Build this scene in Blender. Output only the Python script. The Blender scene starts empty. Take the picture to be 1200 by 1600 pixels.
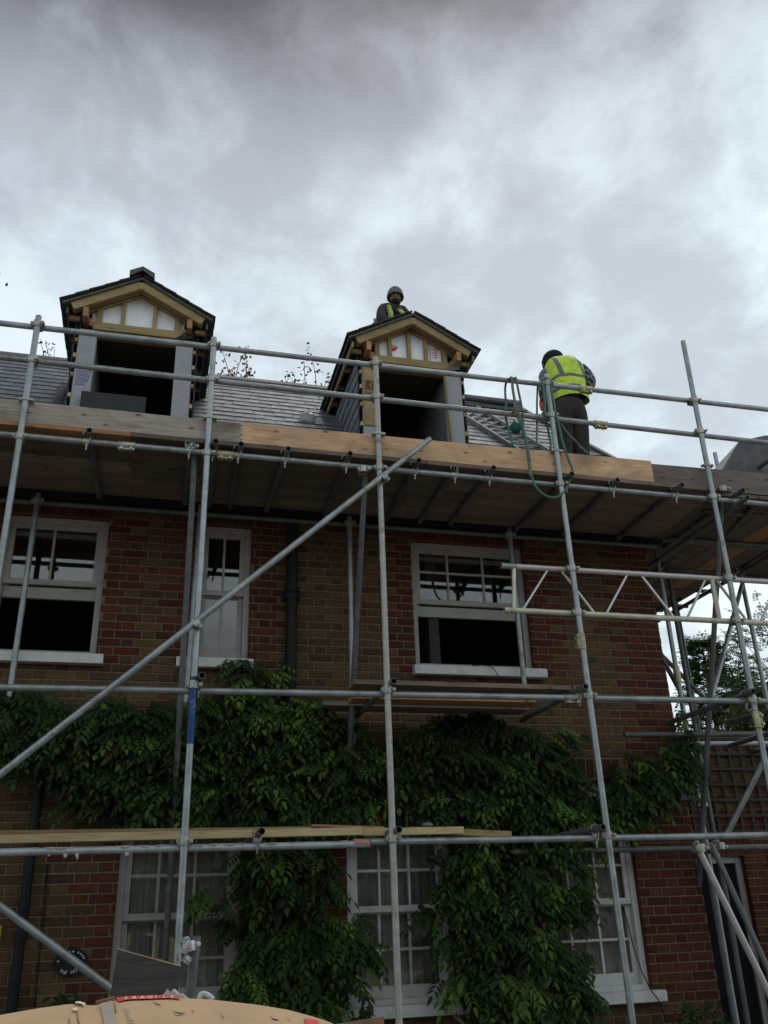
import bpy, bmesh, math, random
import numpy as np
from mathutils import Vector, Matrix, Euler
random.seed(7); np.random.seed(7)
R = math.radians
sc = bpy.context.scene
COL = sc.collection

# ------------------------------------------------------------------ camera
PITCH, YAW, ROLL, FPX, CAMZ = 0.425747607, 0.260492355, -0.0345717584, 1378.33345, 1.6
_f = Vector((math.sin(YAW)*math.cos(PITCH), math.cos(YAW)*math.cos(PITCH), math.sin(PITCH)))
_r = Vector((math.cos(YAW), -math.sin(YAW), 0)); _u = _r.cross(_f)
_r2 = math.cos(ROLL)*_r + math.sin(ROLL)*_u; _u2 = -math.sin(ROLL)*_r + math.cos(ROLL)*_u
cam = bpy.data.objects.new('camera', bpy.data.cameras.new('camera')); COL.objects.link(cam)
cam.matrix_world = Matrix(((_r2.x, _u2.x, -_f.x, 0), (_r2.y, _u2.y, -_f.y, 0), (_r2.z, _u2.z, -_f.z, CAMZ), (0, 0, 0, 1)))
cam.data.sensor_fit = 'VERTICAL'; cam.data.sensor_height = 24.0; cam.data.lens = 24.0*FPX/1600
cam.data.clip_start = 0.05; cam.data.clip_end = 2000
sc.camera = cam

# ------------------------------------------------------------------ sky, sun, exposure
SUN_EL, SUN_AZ = R(52), R(25)        # azimuth from +Y towards +X
w = bpy.data.worlds.new("World"); sc.world = w; w.use_nodes = True
nt = w.node_tree; nt.nodes.clear()
def N(t, typ, **kw):
    n = t.nodes.new(typ)
    for k, v in kw.items(): setattr(n, k, v)
    return n
def math_node(t, op, a, b=None, c=None, clamp=False):
    n = t.nodes.new('ShaderNodeMath'); n.operation = op; n.use_clamp = clamp
    for i, x in enumerate((a, b, c)):
        if x is None: continue
        if isinstance(x, (int, float)): n.inputs[i].default_value = x
        else: t.links.new(x, n.inputs[i])
    return n.outputs[0]
out = N(nt, 'ShaderNodeOutputWorld')
sky = N(nt, 'ShaderNodeTexSky', sky_type='NISHITA', sun_disc=False, sun_elevation=SUN_EL, sun_rotation=SUN_AZ)
bg1 = N(nt, 'ShaderNodeBackground'); bg1.inputs[1].default_value = 0.08
nt.links.new(sky.outputs[0], bg1.inputs[0])
tc = N(nt, 'ShaderNodeTexCoord'); sep = N(nt, 'ShaderNodeSeparateXYZ'); nt.links.new(tc.outputs['Generated'], sep.inputs[0])
X_, Y_, Z_ = sep.outputs
zc = math_node(nt, 'ADD', math_node(nt, 'MAXIMUM', Z_, 0.0), 0.22)
comb = N(nt, 'ShaderNodeCombineXYZ')
nt.links.new(math_node(nt, 'DIVIDE', X_, zc), comb.inputs[0]); nt.links.new(math_node(nt, 'DIVIDE', Y_, zc), comb.inputs[1])
mp = N(nt, 'ShaderNodeMapping'); nt.links.new(comb.outputs[0], mp.inputs[0])
mp.inputs['Rotation'].default_value = (0, 0, R(-35)); mp.inputs['Scale'].default_value = (1.7, 1.5, 1); mp.inputs['Location'].default_value = (5.3, 2.9, 0)
n1 = N(nt, 'ShaderNodeTexNoise'); n1.inputs['Scale'].default_value = 1.0; n1.inputs['Detail'].default_value = 10; n1.inputs['Roughness'].default_value = 0.56; n1.inputs['Distortion'].default_value = 0.1
n2 = N(nt, 'ShaderNodeTexNoise'); n2.inputs['Scale'].default_value = 4.2; n2.inputs['Detail'].default_value = 11; n2.inputs['Roughness'].default_value = 0.6; n2.inputs['Distortion'].default_value = 0.25
for n in (n1, n2): nt.links.new(mp.outputs[0], n.inputs[0])
cloud = math_node(nt, 'ADD', math_node(nt, 'MULTIPLY', n1.outputs[0], 0.62), math_node(nt, 'MULTIPLY', n2.outputs[0], 0.38))
# the cloud deck is thin and bright low down ahead, thick and dark overhead; behind the camera it is brightened to light the facade
hgt = N(nt, 'ShaderNodeValToRGB'); hgt.color_ramp.interpolation = 'B_SPLINE'; e_ = hgt.color_ramp.elements
e_[0].position = 0.0; e_[0].color = (.58, .58, .58, 1); e_[1].position = 1.0; e_[1].color = (.20, .20, .20, 1)
for p, c in ((.30, .59), (.55, .58), (.66, .53), (.725, .47), (.765, .36), (.795, .20), (.82, .085), (.835, .07), (.90, .09)): x_ = e_.new(p); x_.color = (c, c, c, 1)
nt.links.new(math_node(nt, 'ADD', Z_, math_node(nt, 'MULTIPLY', math_node(nt, 'SUBTRACT', cloud, .5), -.12)), hgt.inputs[0])
mod = N(nt, 'ShaderNodeMapRange', interpolation_type='SMOOTHSTEP'); mod.inputs['From Min'].default_value = .40; mod.inputs['From Max'].default_value = .585
mod.inputs['To Min'].default_value = .76; mod.inputs['To Max'].default_value = 1.18; nt.links.new(cloud, mod.inputs['Value'])
back = N(nt, 'ShaderNodeMapRange', interpolation_type='SMOOTHSTEP'); back.inputs['From Min'].default_value = -.55; back.inputs['From Max'].default_value = .25
back.inputs['To Min'].default_value = 1.12; back.inputs['To Max'].default_value = 1.0; nt.links.new(Y_, back.inputs['Value'])
lum = math_node(nt, 'MULTIPLY', math_node(nt, 'MULTIPLY', hgt.outputs[0], mod.outputs[0]), back.outputs[0])
lum = math_node(nt, 'MULTIPLY', lum, math_node(nt, 'ADD', math_node(nt, 'MULTIPLY', X_, .12), .97))
tint = N(nt, 'ShaderNodeValToRGB'); nt.links.new(lum, tint.inputs[0]); e_ = tint.color_ramp.elements
e_[0].position = 0; e_[0].color = (0, 0, 0, 1); e_[1].position = 1; e_[1].color = (.93, 1.0, 1.03, 1)
for p, c in ((.15, (.142, .146, .162)), (.35, (.32, .348, .39)), (.60, (.53, .605, .65))): x_ = e_.new(p); x_.color = (*c, 1)
ramp = tint
bg2 = N(nt, 'ShaderNodeBackground'); bg2.inputs[1].default_value = 1.5
nt.links.new(ramp.outputs[0], bg2.inputs[0])
mix = N(nt, 'ShaderNodeMixShader'); mix.inputs[0].default_value = 0.94
nt.links.new(bg1.outputs[0], mix.inputs[1]); nt.links.new(bg2.outputs[0], mix.inputs[2]); nt.links.new(mix.outputs[0], out.inputs[0])
sun = bpy.data.objects.new('sun', bpy.data.lights.new('sun', 'SUN')); COL.objects.link(sun)
sun.data.energy = 1.5; sun.data.angle = R(30); sun.data.color = (1, .97, .92)
sdir = Vector((math.sin(SUN_AZ)*math.cos(SUN_EL), math.cos(SUN_AZ)*math.cos(SUN_EL), math.sin(SUN_EL)))
sun.rotation_euler = sdir.to_track_quat('Z', 'Y').to_euler(); sun.location = (0, 0, 30)
sc.view_settings.view_transform = 'Standard'; sc.view_settings.look = 'None'
sc.view_settings.exposure = 0.0; sc.view_settings.gamma = 1; sc.view_settings.use_curve_mapping = False
sc.render.engine = 'CYCLES'
sc.cycles.max_bounces = 6; sc.cycles.transparent_max_bounces = 12

# ------------------------------------------------------------------ surveying helpers (photo pixel -> point at a real distance)
def ray(px, py):
    return _r2*((px-600)/FPX) + _u2*((800-py)/FPX) + _f
CP = Vector((0, 0, CAMZ))
def at(px, py, Y):
    d = ray(px, py); return CP + d*(Y/d.y)
def roof_z(Y): return 5.38 + (Y-7.7)
def on_roof(px, py, lift=0.0):
    d = ray(px, py); k = (5.38+lift-7.7-CAMZ)/(d.z-d.y); return CP + d*k

# ------------------------------------------------------------------ object helpers
WM = {}
def link(o, parent=None, M=None):
    COL.objects.link(o)
    M = M or Matrix.Identity(4)
    if parent is not None:
        o.parent = parent; o.matrix_parent_inverse = WM[parent.name].inverted()
    o.matrix_basis = M; WM[o.name] = M.copy()
    return o
def tag(o, label=None, cat=None, group=None, kind=None):
    if label: o['label'] = label
    if cat: o['category'] = cat
    if group: o['group'] = group
    if kind: o['kind'] = kind
    return o
def empty(name, loc, label=None, cat=None, group=None, parent=None):
    o = bpy.data.objects.new(name, None); o.empty_display_size = .2
    link(o, parent, Matrix.Translation(Vector(loc)))
    return tag(o, label, cat, group)
class MB:
    def __init__(s): s.v = []; s.f = []; s.c = []; s.m = []; s.s = []
    def add(s, vs, fs, col=(.5, .5, .5), mi=0, smooth=False):
        b = len(s.v); s.v += [tuple(x) for x in vs]
        for f in fs: s.f.append(tuple(b+i for i in f)); s.c.append(col); s.m.append(mi); s.s.append(smooth)
    def box(s, x0, x1, y0, y1, z0, z1, col=(.5, .5, .5), mi=0, M=None):
        vs = [Vector((x, y, z)) for z in (z0, z1) for y in (y0, y1) for x in (x0, x1)]
        if M: vs = [M @ v for v in vs]
        s.add(vs, [(0, 2, 3, 1), (4, 5, 7, 6), (0, 1, 5, 4), (2, 6, 7, 3), (0, 4, 6, 2), (1, 3, 7, 5)], col, mi)
    def bar(s, p0, p1, w, h, up=(0, 0, 1), col=(.5, .5, .5), mi=0):
        p0 = Vector(p0); p1 = Vector(p1); d = (p1-p0); L = d.length; d.normalize()
        a = d.cross(Vector(up)).normalized(); b = a.cross(d)
        M = Matrix((( d.x, a.x, b.x, p0.x), (d.y, a.y, b.y, p0.y), (d.z, a.z, b.z, p0.z), (0, 0, 0, 1)))
        s.box(0, L, -w/2, w/2, -h/2, h/2, col, mi, M)
    def tube(s, p0, p1, r, n=16, hollow=0.0, r1=None, col=(.5, .5, .5), mi=0, caps=True):
        p0 = Vector(p0); p1 = Vector(p1); d = (p1-p0).normalized(); r1 = r if r1 is None else r1
        a = d.orthogonal().normalized(); b = d.cross(a)
        def ring(p, rr): return [p + (a*math.cos(2*math.pi*i/n)+b*math.sin(2*math.pi*i/n))*rr for i in range(n)]
        A, B = ring(p0, r), ring(p1, r1)
        s.add(A+B, [(i, (i+1) % n, n+(i+1) % n, n+i) for i in range(n)], col, mi, True)
        if hollow:
            q0, q1 = ring(p0, hollow), ring(p1, hollow)
            s.add(q0+q1, [((i+1) % n, i, n+i, n+(i+1) % n) for i in range(n)], col, mi, True)
            s.add(A+q0, [((i+1) % n, i, n+i, n+(i+1) % n) for i in range(n)], col, mi)
            s.add(B+q1, [(i, (i+1) % n, n+(i+1) % n, n+i) for i in range(n)], col, mi)
        elif caps:
            s.add(A, [tuple(reversed(range(n)))], col, mi); s.add(B, [tuple(range(n))], col, mi)
    def path(s, pts, r, n=8, col=(.5, .5, .5), mi=0, taper=None, closed=False):
        pts = [Vector(p) for p in pts]; m = len(pts); base = len(s.v); a = None
        for i, p in enumerate(pts):
            d = (pts[min(i+1, m-1)]-pts[max(i-1, 0)])
            d = d.normalized() if d.length > 1e-9 else Vector((0, 0, 1))
            a = d.orthogonal().normalized() if a is None else (a-d*a.dot(d)).normalized()
            b = d.cross(a); rr = r if taper is None else r+(taper-r)*i/(m-1)
            s.v += [tuple(p+(a*math.cos(2*math.pi*k/n)+b*math.sin(2*math.pi*k/n))*rr) for k in range(n)]
        for i in range(m-1):
            for k in range(n):
                s.f.append((base+i*n+k, base+i*n+(k+1) % n, base+(i+1)*n+(k+1) % n, base+(i+1)*n+k)); s.c.append(col); s.m.append(mi); s.s.append(True)
        s.f.append(tuple(base+k for k in reversed(range(n)))); s.c.append(col); s.m.append(mi); s.s.append(False)
        s.f.append(tuple(base+(m-1)*n+k for k in range(n))); s.c.append(col); s.m.append(mi); s.s.append(False)
    def sphere(s, c, r, n=10, col=(.5, .5, .5), mi=0, sc_=(1, 1, 1)):
        c = Vector(c); vs = []; fs = []
        for i in range(n+1):
            t = math.pi*i/n
            for k in range(2*n):
                p = math.pi*k/n; vs.append(c+Vector((math.sin(t)*math.cos(p)*sc_[0], math.sin(t)*math.sin(p)*sc_[1], math.cos(t)*sc_[2]))*r)
        for i in range(n):
            for k in range(2*n):
                k2 = (k+1) % (2*n); fs.append((i*2*n+k, (i+1)*2*n+k, (i+1)*2*n+k2, i*2*n+k2))
        s.add(vs, fs, col, mi, True)
    def mesh(s, name, mats, bevel=0, clip=()):
        me = bpy.data.meshes.new(name); me.from_pydata(s.v, [], s.f)
        for m in (mats if isinstance(mats, (list, tuple)) else [mats]): me.materials.append(m)
        me.polygons.foreach_set('material_index', s.m); me.polygons.foreach_set('use_smooth', s.s)
        ca = me.color_attributes.new('Col', 'FLOAT_COLOR', 'CORNER')
        cols = np.repeat(np.array([(*c, 1) for c in s.c], dtype=np.float32), [len(f) for f in s.f], axis=0)
        ca.data.foreach_set('color', cols.ravel())
        if bevel or clip:
            bm = bmesh.new(); bm.from_mesh(me)
            if bevel:
                bmesh.ops.remove_doubles(bm, verts=bm.verts, dist=1e-5)
                bmesh.ops.bevel(bm, geom=[e for e in bm.edges if len(e.link_faces) == 2 and e.calc_face_angle(0) > .6], offset=bevel, segments=2, affect='EDGES', profile=.6)
            for co, no in clip:
                bmesh.ops.bisect_plane(bm, geom=bm.verts[:]+bm.edges[:]+bm.faces[:], plane_co=co, plane_no=no, clear_outer=True)
            bm.to_mesh(me); bm.free()
        me.update(); return me
    def build(s, name, mats, parent=None, bevel=0, clip=()):
        me = s.mesh(name, mats, bevel, clip); o = bpy.data.objects.new(name, me)
        M = Matrix.Identity(4)
        if parent is None and len(me.vertices):
            a = np.empty(len(me.vertices)*3, dtype=np.float32); me.vertices.foreach_get('co', a); a = a.reshape(-1, 3)
            c = Vector(((a[:, 0].min()+a[:, 0].max())/2, (a[:, 1].min()+a[:, 1].max())/2, a[:, 2].min()))
            me.transform(Matrix.Translation(-c)); M = Matrix.Translation(c)
        return link(o, parent, M)
def obj(name, me, parent=None, M=None):
    return link(bpy.data.objects.new(name, me), parent, M)

# ------------------------------------------------------------------ materials
def mat(name, base=(.5, .5, .5), rough=.6, metal=0, spec=.5):
    m = bpy.data.materials.new(name); m.use_nodes = True
    b = m.node_tree.nodes['Principled BSDF']
    b.inputs['Base Color'].default_value = (*base, 1); b.inputs['Roughness'].default_value = rough
    b.inputs['Metallic'].default_value = metal; b.inputs['Specular IOR Level'].default_value = spec
    return m, m.node_tree, b
def noise(t, scale, detail=4, rough=.5, vec='Object', stretch=None, dist=0):
    tcn = t.nodes.new('ShaderNodeTexCoord'); o = tcn.outputs[vec]
    if stretch:
        mpn = t.nodes.new('ShaderNodeMapping'); mpn.inputs['Scale'].default_value = stretch; t.links.new(o, mpn.inputs[0]); o = mpn.outputs[0]
    n = t.nodes.new('ShaderNodeTexNoise'); n.inputs['Scale'].default_value = scale; n.inputs['Detail'].default_value = detail
    n.inputs['Roughness'].default_value = rough; n.inputs['Distortion'].default_value = dist
    t.links.new(o, n.inputs[0]); return n.outputs[0]
def ramp_(t, v, stops):
    r = t.nodes.new('ShaderNodeValToRGB'); t.links.new(v, r.inputs[0]); e = r.color_ramp.elements
    e[0].position = stops[0][0]; e[0].color = (*stops[0][1], 1); e[1].position = stops[-1][0]; e[1].color = (*stops[-1][1], 1)
    for p, c in stops[1:-1]: x = e.new(p); x.color = (*c, 1)
    return r.outputs[0]
def mixc(t, fac, a, b, mode='MIX'):
    n = t.nodes.new('ShaderNodeMix'); n.data_type = 'RGBA'; n.blend_type = mode
    for sock, x in ((n.inputs['Factor'], fac), (n.inputs['A'], a), (n.inputs['B'], b)):
        if isinstance(x, (int, float)): sock.default_value = x
        elif isinstance(x, tuple): sock.default_value = (*x, 1)
        else: t.links.new(x, sock)
    return n.outputs['Result']
def bump(t, b, h, strength=.3, dist=.01):
    n = t.nodes.new('ShaderNodeBump'); n.inputs['Strength'].default_value = strength; n.inputs['Distance'].default_value = dist
    t.links.new(h, n.inputs['Height']); t.links.new(n.outputs[0], b.inputs['Normal'])
def g3(v): return (v, v, v)
def attr(t):
    a = t.nodes.new('ShaderNodeAttribute'); a.attribute_name = 'Col'; return a.outputs['Color']
def steel(name, c1, c2, rough=.42, metal=.75, streak=None):
    m, t, b = mat(name, rough=rough, metal=metal)
    n = noise(t, 9, 6, .65); col = ramp_(t, n, [(.32, c1), (.5, tuple((x+y)/2 for x, y in zip(c1, c2))), (.68, c2)])
    sp = noise(t, 130, 2, .5); col = mixc(t, .35, col, ramp_(t, sp, [(.35, g3(.35)), (.65, g3(1))]), 'MULTIPLY')
    if streak: col = mixc(t, ramp_(t, noise(t, 5, 8, .7, dist=.4), [(.57, g3(0)), (.66, g3(.9))]), col, streak)
    oi = t.nodes.new('ShaderNodeObjectInfo'); col = mixc(t, .4, col, ramp_(t, oi.outputs['Random'], [(0, g3(.55)), (1, g3(1.15))]), 'MULTIPLY')
    t.links.new(col, b.inputs['Base Color'])
    t.links.new(ramp_(t, n, [(.3, g3(rough-.08)), (.7, g3(rough+.2))]), b.inputs['Roughness']); bump(t, b, sp, .12, .002)
    return m
M_ST = steel('galvanised_steel', (.27, .305, .31), (.52, .56, .56), .40, .6, (.24, .22, .18))
M_STD = steel('dull_steel', (.10, .11, .11), (.22, .23, .23), .55, .5)
M_STD2 = steel('worn_aluminium', (.20, .21, .215), (.36, .38, .385), .6, .25)
M_STR = steel('stained_steel', (.36, .36, .33), (.58, .57, .52), .5, .4, (.16, .11, .07))
M_MORTARED = steel('mortar_splashed_steel', (.38, .41, .42), (.6, .64, .65), .5, .6, (.50, .46, .40))
M_FIT = steel('fitting_steel', (.22, .21, .18), (.62, .60, .54), .4, .7, (.20, .12, .07))
M_FITY = steel('brass_plated_fitting', (.42, .38, .22), (.62, .58, .38), .45, .5, (.2, .14, .06))
M_ALU = steel('aluminium', (.62, .62, .60), (.82, .81, .79), .38, .5)
M_ALUY = steel('stained_aluminium', (.52, .50, .40), (.74, .72, .58), .45, .4, (.30, .27, .16))
M_ALUP = steel('pink_marked_aluminium', (.58, .54, .53), (.76, .68, .67), .42, .5, (.5, .25, .22))
M_BLUE = steel('blue_painted_steel', (.006, .045, .17), (.012, .075, .26), .45, .1, (.3, .34, .36))
M_PINKS = steel('pink_painted_steel', (.5, .27, .22), (.62, .36, .30), .5, .2)
def wood(name, c1, c2, knot=None, rough=.75, grain=(1.2, 16, 16), varb=.4, stain=None):
    m, t, b = mat(name, rough=rough, spec=.25)
    g = noise(t, 3.2, 8, .6, stretch=grain, dist=.5); col = ramp_(t, g, [(.3, c1), (.7, c2)])
    fg = noise(t, 4.0, 6, .7, stretch=(2.0, 55, 55)); col = mixc(t, .7, col, ramp_(t, fg, [(.3, g3(.72)), (.7, g3(1.18))]), 'MULTIPLY')
    big = noise(t, 1.6, 3, .5, stretch=(.8, 3, 3)); col = mixc(t, .6, col, ramp_(t, big, [(.3, g3(.62)), (.7, g3(1.2))]), 'MULTIPLY')
    if stain: col = mixc(t, ramp_(t, noise(t, 1.3, 5, .6, stretch=(1, 2, 2), dist=1.2), [(.5, g3(0)), (.72, g3(.85))]), col, stain)
    if knot:
        tcn = t.nodes.new('ShaderNodeTexCoord'); mpn = t.nodes.new('ShaderNodeMapping'); mpn.inputs['Scale'].default_value = (4.5, 9, 9); t.links.new(tcn.outputs['Object'], mpn.inputs[0])
        vo = t.nodes.new('ShaderNodeTexVoronoi'); vo.inputs['Scale'].default_value = 1; t.links.new(mpn.outputs[0], vo.inputs[0])
        col = mixc(t, ramp_(t, vo.outputs['Distance'], [(.05, g3(.8)), (.15, g3(0))]), col, knot)
    oi = t.nodes.new('ShaderNodeObjectInfo'); col = mixc(t, varb, col, ramp_(t, oi.outputs['Random'], [(0, g3(.5)), (1, g3(1.25))]), 'MULTIPLY')
    t.links.new(col, b.inputs['Base Color']); bump(t, b, g, .25, .004); return m
M_WGREY = wood('weathered_board', (.30, .255, .21), (.52, .45, .38), (.05, .04, .035), varb=0, stain=(.12, .085, .065))
M_WORANGE = wood('fresh_pine_board', (.60, .355, .195), (.80, .53, .32), (.14, .06, .03), varb=0, stain=(.25, .18, .13))
M_WDARK = wood('dark_old_board', (.13, .105, .09), (.24, .20, .17), (.04, .03, .03), varb=.2)
M_DECK = wood('deck_board', (.125, .095, .072), (.25, .19, .145), (.05, .035, .025), varb=.8)
M_DECKO = wood('orange_deck_board', (.34, .17, .08), (.50, .28, .14), (.07, .04, .03), varb=.3)
M_TREATED = wood('treated_timber', (.29, .205, .09), (.44, .33, .16), (.16, .10, .04), varb=.35)
M_YELLOW = wood('pale_yellow_timber', (.52, .40, .20), (.70, .56, .32), (.2, .12, .05), varb=.3)
M_ORTIM = wood('orange_timber', (.36, .19, .08), (.5, .28, .14), None, varb=.3)
M_PLY = wood('old_plywood', (.055, .052, .049), (.105, .098, .09), None, varb=0, stain=(.04, .035, .03))
def brick_mat():
    m, t, b = mat('brick', rough=.88, spec=.2)
    n = noise(t, 28, 8, .7); col = mixc(t, .75, attr(t), ramp_(t, n, [(.25, g3(.45)), (.75, g3(1.45))]), 'MULTIPLY')
    soot = noise(t, .8, 5, .6); col = mixc(t, .6, col, ramp_(t, soot, [(.3, g3(.55)), (.65, g3(1.05))]), 'MULTIPLY')
    t.links.new(col, b.inputs['Base Color']); bump(t, b, n, .5, .006); return m
M_BRICK = brick_mat()
def simple(name, c, rough=.7, metal=0, spec=.4, nscale=12, var=.25, bstr=.1):
    m, t, b = mat(name, c, rough, metal, spec); n = noise(t, nscale, 6, .6)
    t.links.new(mixc(t, 1.0, tuple(c), ramp_(t, n, [(.3, g3(1-var)), (.7, g3(1+var))]), 'MULTIPLY'), b.inputs['Base Color']); bump(t, b, n, bstr, .005); return m
M_MORTAR = simple('mortar', (.165, .135, .095), .95, nscale=30, bstr=.5)
def slate_mat():
    m, t, b = mat('slate', rough=.5, spec=.35)
    n = noise(t, 7, 7, .65, stretch=(1, 1, 1)); col = mixc(t, .6, attr(t), ramp_(t, n, [(.3, g3(.7)), (.7, g3(1.25))]), 'MULTIPLY')
    t.links.new(col, b.inputs['Base Color']); t.links.new(ramp_(t, n, [(.3, g3(.5)), (.7, g3(.72))]), b.inputs['Roughness']); bump(t, b, noise(t, 40, 5, .6), .25, .003); return m
M_SLATE = slate_mat()
def paint(name, c, dirt=(.12, .11, .10), rough=.45):
    m, t, b = mat(name, c, rough); n = noise(t, 7, 9, .7)
    col = mixc(t, ramp_(t, n, [(.52, g3(0)), (.75, g3(.55))]), tuple(c), dirt); t.links.new(col, b.inputs['Base Color']); bump(t, b, noise(t, 45, 4, .6), .3, .003); return m
M_WHITE = paint('white_paint', (.62, .62, .60), (.16, .14, .11)); M_FRAME = paint('grey_white_paint', (.35, .335, .30), (.12, .10, .08))
M_BLACK = simple('black_iron', (.010, .011, .014), .6, 0, .25)
M_LEAD = simple('lead', (.12, .13, .14), .5, .3, .5, 5, .3)
M_RIDGE = simple('ridge_tile', (.085, .086, .08), .7, nscale=14)
M_DARK = simple('dark_interior', (.05, .046, .042), .95); M_PLASTER = simple('grey_plasterboard', (.34, .345, .36), .9, nscale=25, var=.08)
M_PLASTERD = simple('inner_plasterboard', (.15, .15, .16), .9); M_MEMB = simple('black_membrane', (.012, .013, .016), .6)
def foil():
    m, t, b = mat('foil_board', (.85, .87, .9), .4, .0); n = noise(t, 6, 5, .6, dist=2)
    bump(t, b, n, .5, .012); t.links.new(ramp_(t, n, [(.3, (.78, .80, .84)), (.7, (.93, .94, .95))]), b.inputs['Base Color']); return m
M_FOIL = foil(); M_RED = simple('red_print', (.55, .03, .03), .6); M_BLUEINK = simple('blue_print', (.09, .12, .26), .7)
M_BROWNINK = simple('brown_print', (.10, .06, .03), .8); M_LETTER = simple('white_letter', (.55, .55, .52), .6); M_TANINK = simple('pale_print', (.75, .68, .55), .8)
def glass():
    m = bpy.data.materials.new('window_glass'); m.use_nodes = True; t = m.node_tree; t.nodes.clear()
    o = t.nodes.new('ShaderNodeOutputMaterial'); a = t.nodes.new('ShaderNodeBsdfTransparent'); g = t.nodes.new('ShaderNodeBsdfGlossy'); x = t.nodes.new('ShaderNodeMixShader')
    a.inputs[0].default_value = (.92, .94, .93, 1); g.inputs['Roughness'].default_value = .02; fr = t.nodes.new('ShaderNodeFresnel'); fr.inputs[0].default_value = 1.55
    bn = t.nodes.new('ShaderNodeBump'); bn.inputs['Strength'].default_value = .04; t.links.new(noise(t, 5, 2), bn.inputs['Height']); t.links.new(bn.outputs[0], g.inputs['Normal'])
    t.links.new(math_node(t, 'ADD', math_node(t, 'MULTIPLY', fr.outputs[0], 1.4), .02), x.inputs[0]); t.links.new(a.outputs[0], x.inputs[1]); t.links.new(g.outputs[0], x.inputs[2]); t.links.new(x.outputs[0], o.inputs[0]); return m
M_GLASS = glass()
def leafmat(name, dark=1.0):
    m, t, b = mat(name, rough=.62, spec=.28); oc = attr(t)
    col = mixc(t, .5, oc, ramp_(t, noise(t, 9, 4), [(.3, g3(.6)), (.7, g3(1.3))]), 'MULTIPLY'); t.links.new(col, b.inputs['Base Color'])
    tr = t.nodes.new('ShaderNodeBsdfTranslucent'); t.links.new(mixc(t, 1.0, col, (1.3, 1.5, .6), 'MULTIPLY'), tr.inputs[0]); mx = t.nodes.new('ShaderNodeMixShader'); mx.inputs[0].default_value = .28
    on = [n for n in t.nodes if n.type == 'OUTPUT_MATERIAL'][0]; t.links.new(b.outputs[0], mx.inputs[1]); t.links.new(tr.outputs[0], mx.inputs[2]); t.links.new(mx.outputs[0], on.inputs[0]); return m
M_LEAF = leafmat('leaf'); M_BARK = simple('bark', (.10, .075, .055), .95, nscale=20, bstr=.7)
M_CURT = simple('net_curtain', (.46, .46, .43), .95, nscale=4)
M_SKIN = simple('skin', (.20, .10, .06), .55); M_BEARD = simple('beard', (.012, .010, .010), .9, nscale=60)
M_BEANIE = simple('teal_knit', (.125, .165, .17), .95, nscale=50, var=.3, bstr=.6); M_CAP = simple('black_wool', (.018, .018, .020), .95, nscale=50, bstr=.5)
M_TROUS = simple('dark_trousers', (.034, .029, .027), .9, nscale=11, var=.45, bstr=1.0); M_SHIRT = simple('dark_jersey', (.035, .030, .036), .9, nscale=15, bstr=.5)
M_ORANGEB = simple('orange_bag', (.55, .09, .03), .7)
def plaid():
    m, t, b = mat('checked_shirt', rough=.9); tcn = t.nodes.new('ShaderNodeTexCoord'); sp = t.nodes.new('ShaderNodeSeparateXYZ'); t.links.new(tcn.outputs['Object'], sp.inputs[0])
    a = math_node(t, 'PINGPONG', math_node(t, 'ADD', sp.outputs[2], sp.outputs[0]), .035); c = math_node(t, 'PINGPONG', math_node(t, 'SUBTRACT', sp.outputs[2], math_node(t, 'MULTIPLY', sp.outputs[0], .5)), .05)
    s = math_node(t, 'MAXIMUM', math_node(t, 'GREATER_THAN', a, .024), math_node(t, 'GREATER_THAN', c, .04)); col = mixc(t, s, (.045, .045, .06), (.24, .24, .28)); t.links.new(col, b.inputs['Base Color']); return m
M_PLAID = plaid()
def hivis(stripes, name, cx0=0.0):
    m, t, b = mat(name, rough=.75); tcn = t.nodes.new('ShaderNodeTexCoord'); sp = t.nodes.new('ShaderNodeSeparateXYZ'); t.links.new(tcn.outputs['Object'], sp.inputs[0])
    n = noise(t, 3.5, 3); z = math_node(t, 'ADD', sp.outputs[2], math_node(t, 'MULTIPLY', math_node(t, 'SUBTRACT', n, .5), .10)); z = math_node(t, 'ADD', z, math_node(t, 'MULTIPLY', math_node(t, 'SUBTRACT', sp.outputs[0], cx0), -.12))
    mask = None
    for kind, c, hw, lo in stripes:
        v = z if kind == 'z' else sp.outputs[0]
        k = math_node(t, 'LESS_THAN', math_node(t, 'ABSOLUTE', math_node(t, 'SUBTRACT', v, c)), hw)
        if lo is not None: k = math_node(t, 'MULTIPLY', k, math_node(t, 'GREATER_THAN', z, lo))
        mask = k if mask is None else math_node(t, 'MAXIMUM', mask, k)
    ye = ramp_(t, noise(t, 9, 5, .6), [(.3, (.46, .66, .04)), (.7, (.66, .86, .08))]); col = mixc(t, mask, ye, (.16, .155, .15)); t.links.new(col, b.inputs['Base Color']); bump(t, b, noise(t, 8, 4, .5, dist=1.5), 1.0, .06); return m
def ropemat(name, c1, c2):
    m, t, b = mat(name, rough=.7); tcn = t.nodes.new('ShaderNodeTexCoord'); sp = t.nodes.new('ShaderNodeSeparateXYZ'); t.links.new(tcn.outputs['Object'], sp.inputs[0])
    v = math_node(t, 'PINGPONG', math_node(t, 'ADD', sp.outputs[2], math_node(t, 'MULTIPLY', sp.outputs[0], 1.3)), .012); col = mixc(t, math_node(t, 'GREATER_THAN', v, .0075), c1, c2)
    t.links.new(col, b.inputs['Base Color']); bump(t, b, v, .8, .01); return m
M_ROPE = ropemat('green_rope', (.03, .105, .08), (.15, .25, .20)); M_ROPEB = ropemat('faded_rope', (.11, .12, .07), (.24, .25, .17)); M_TEAL = simple('teal_fibre', (.01, .13, .095), .9, nscale=70, bstr=.8)
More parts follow.
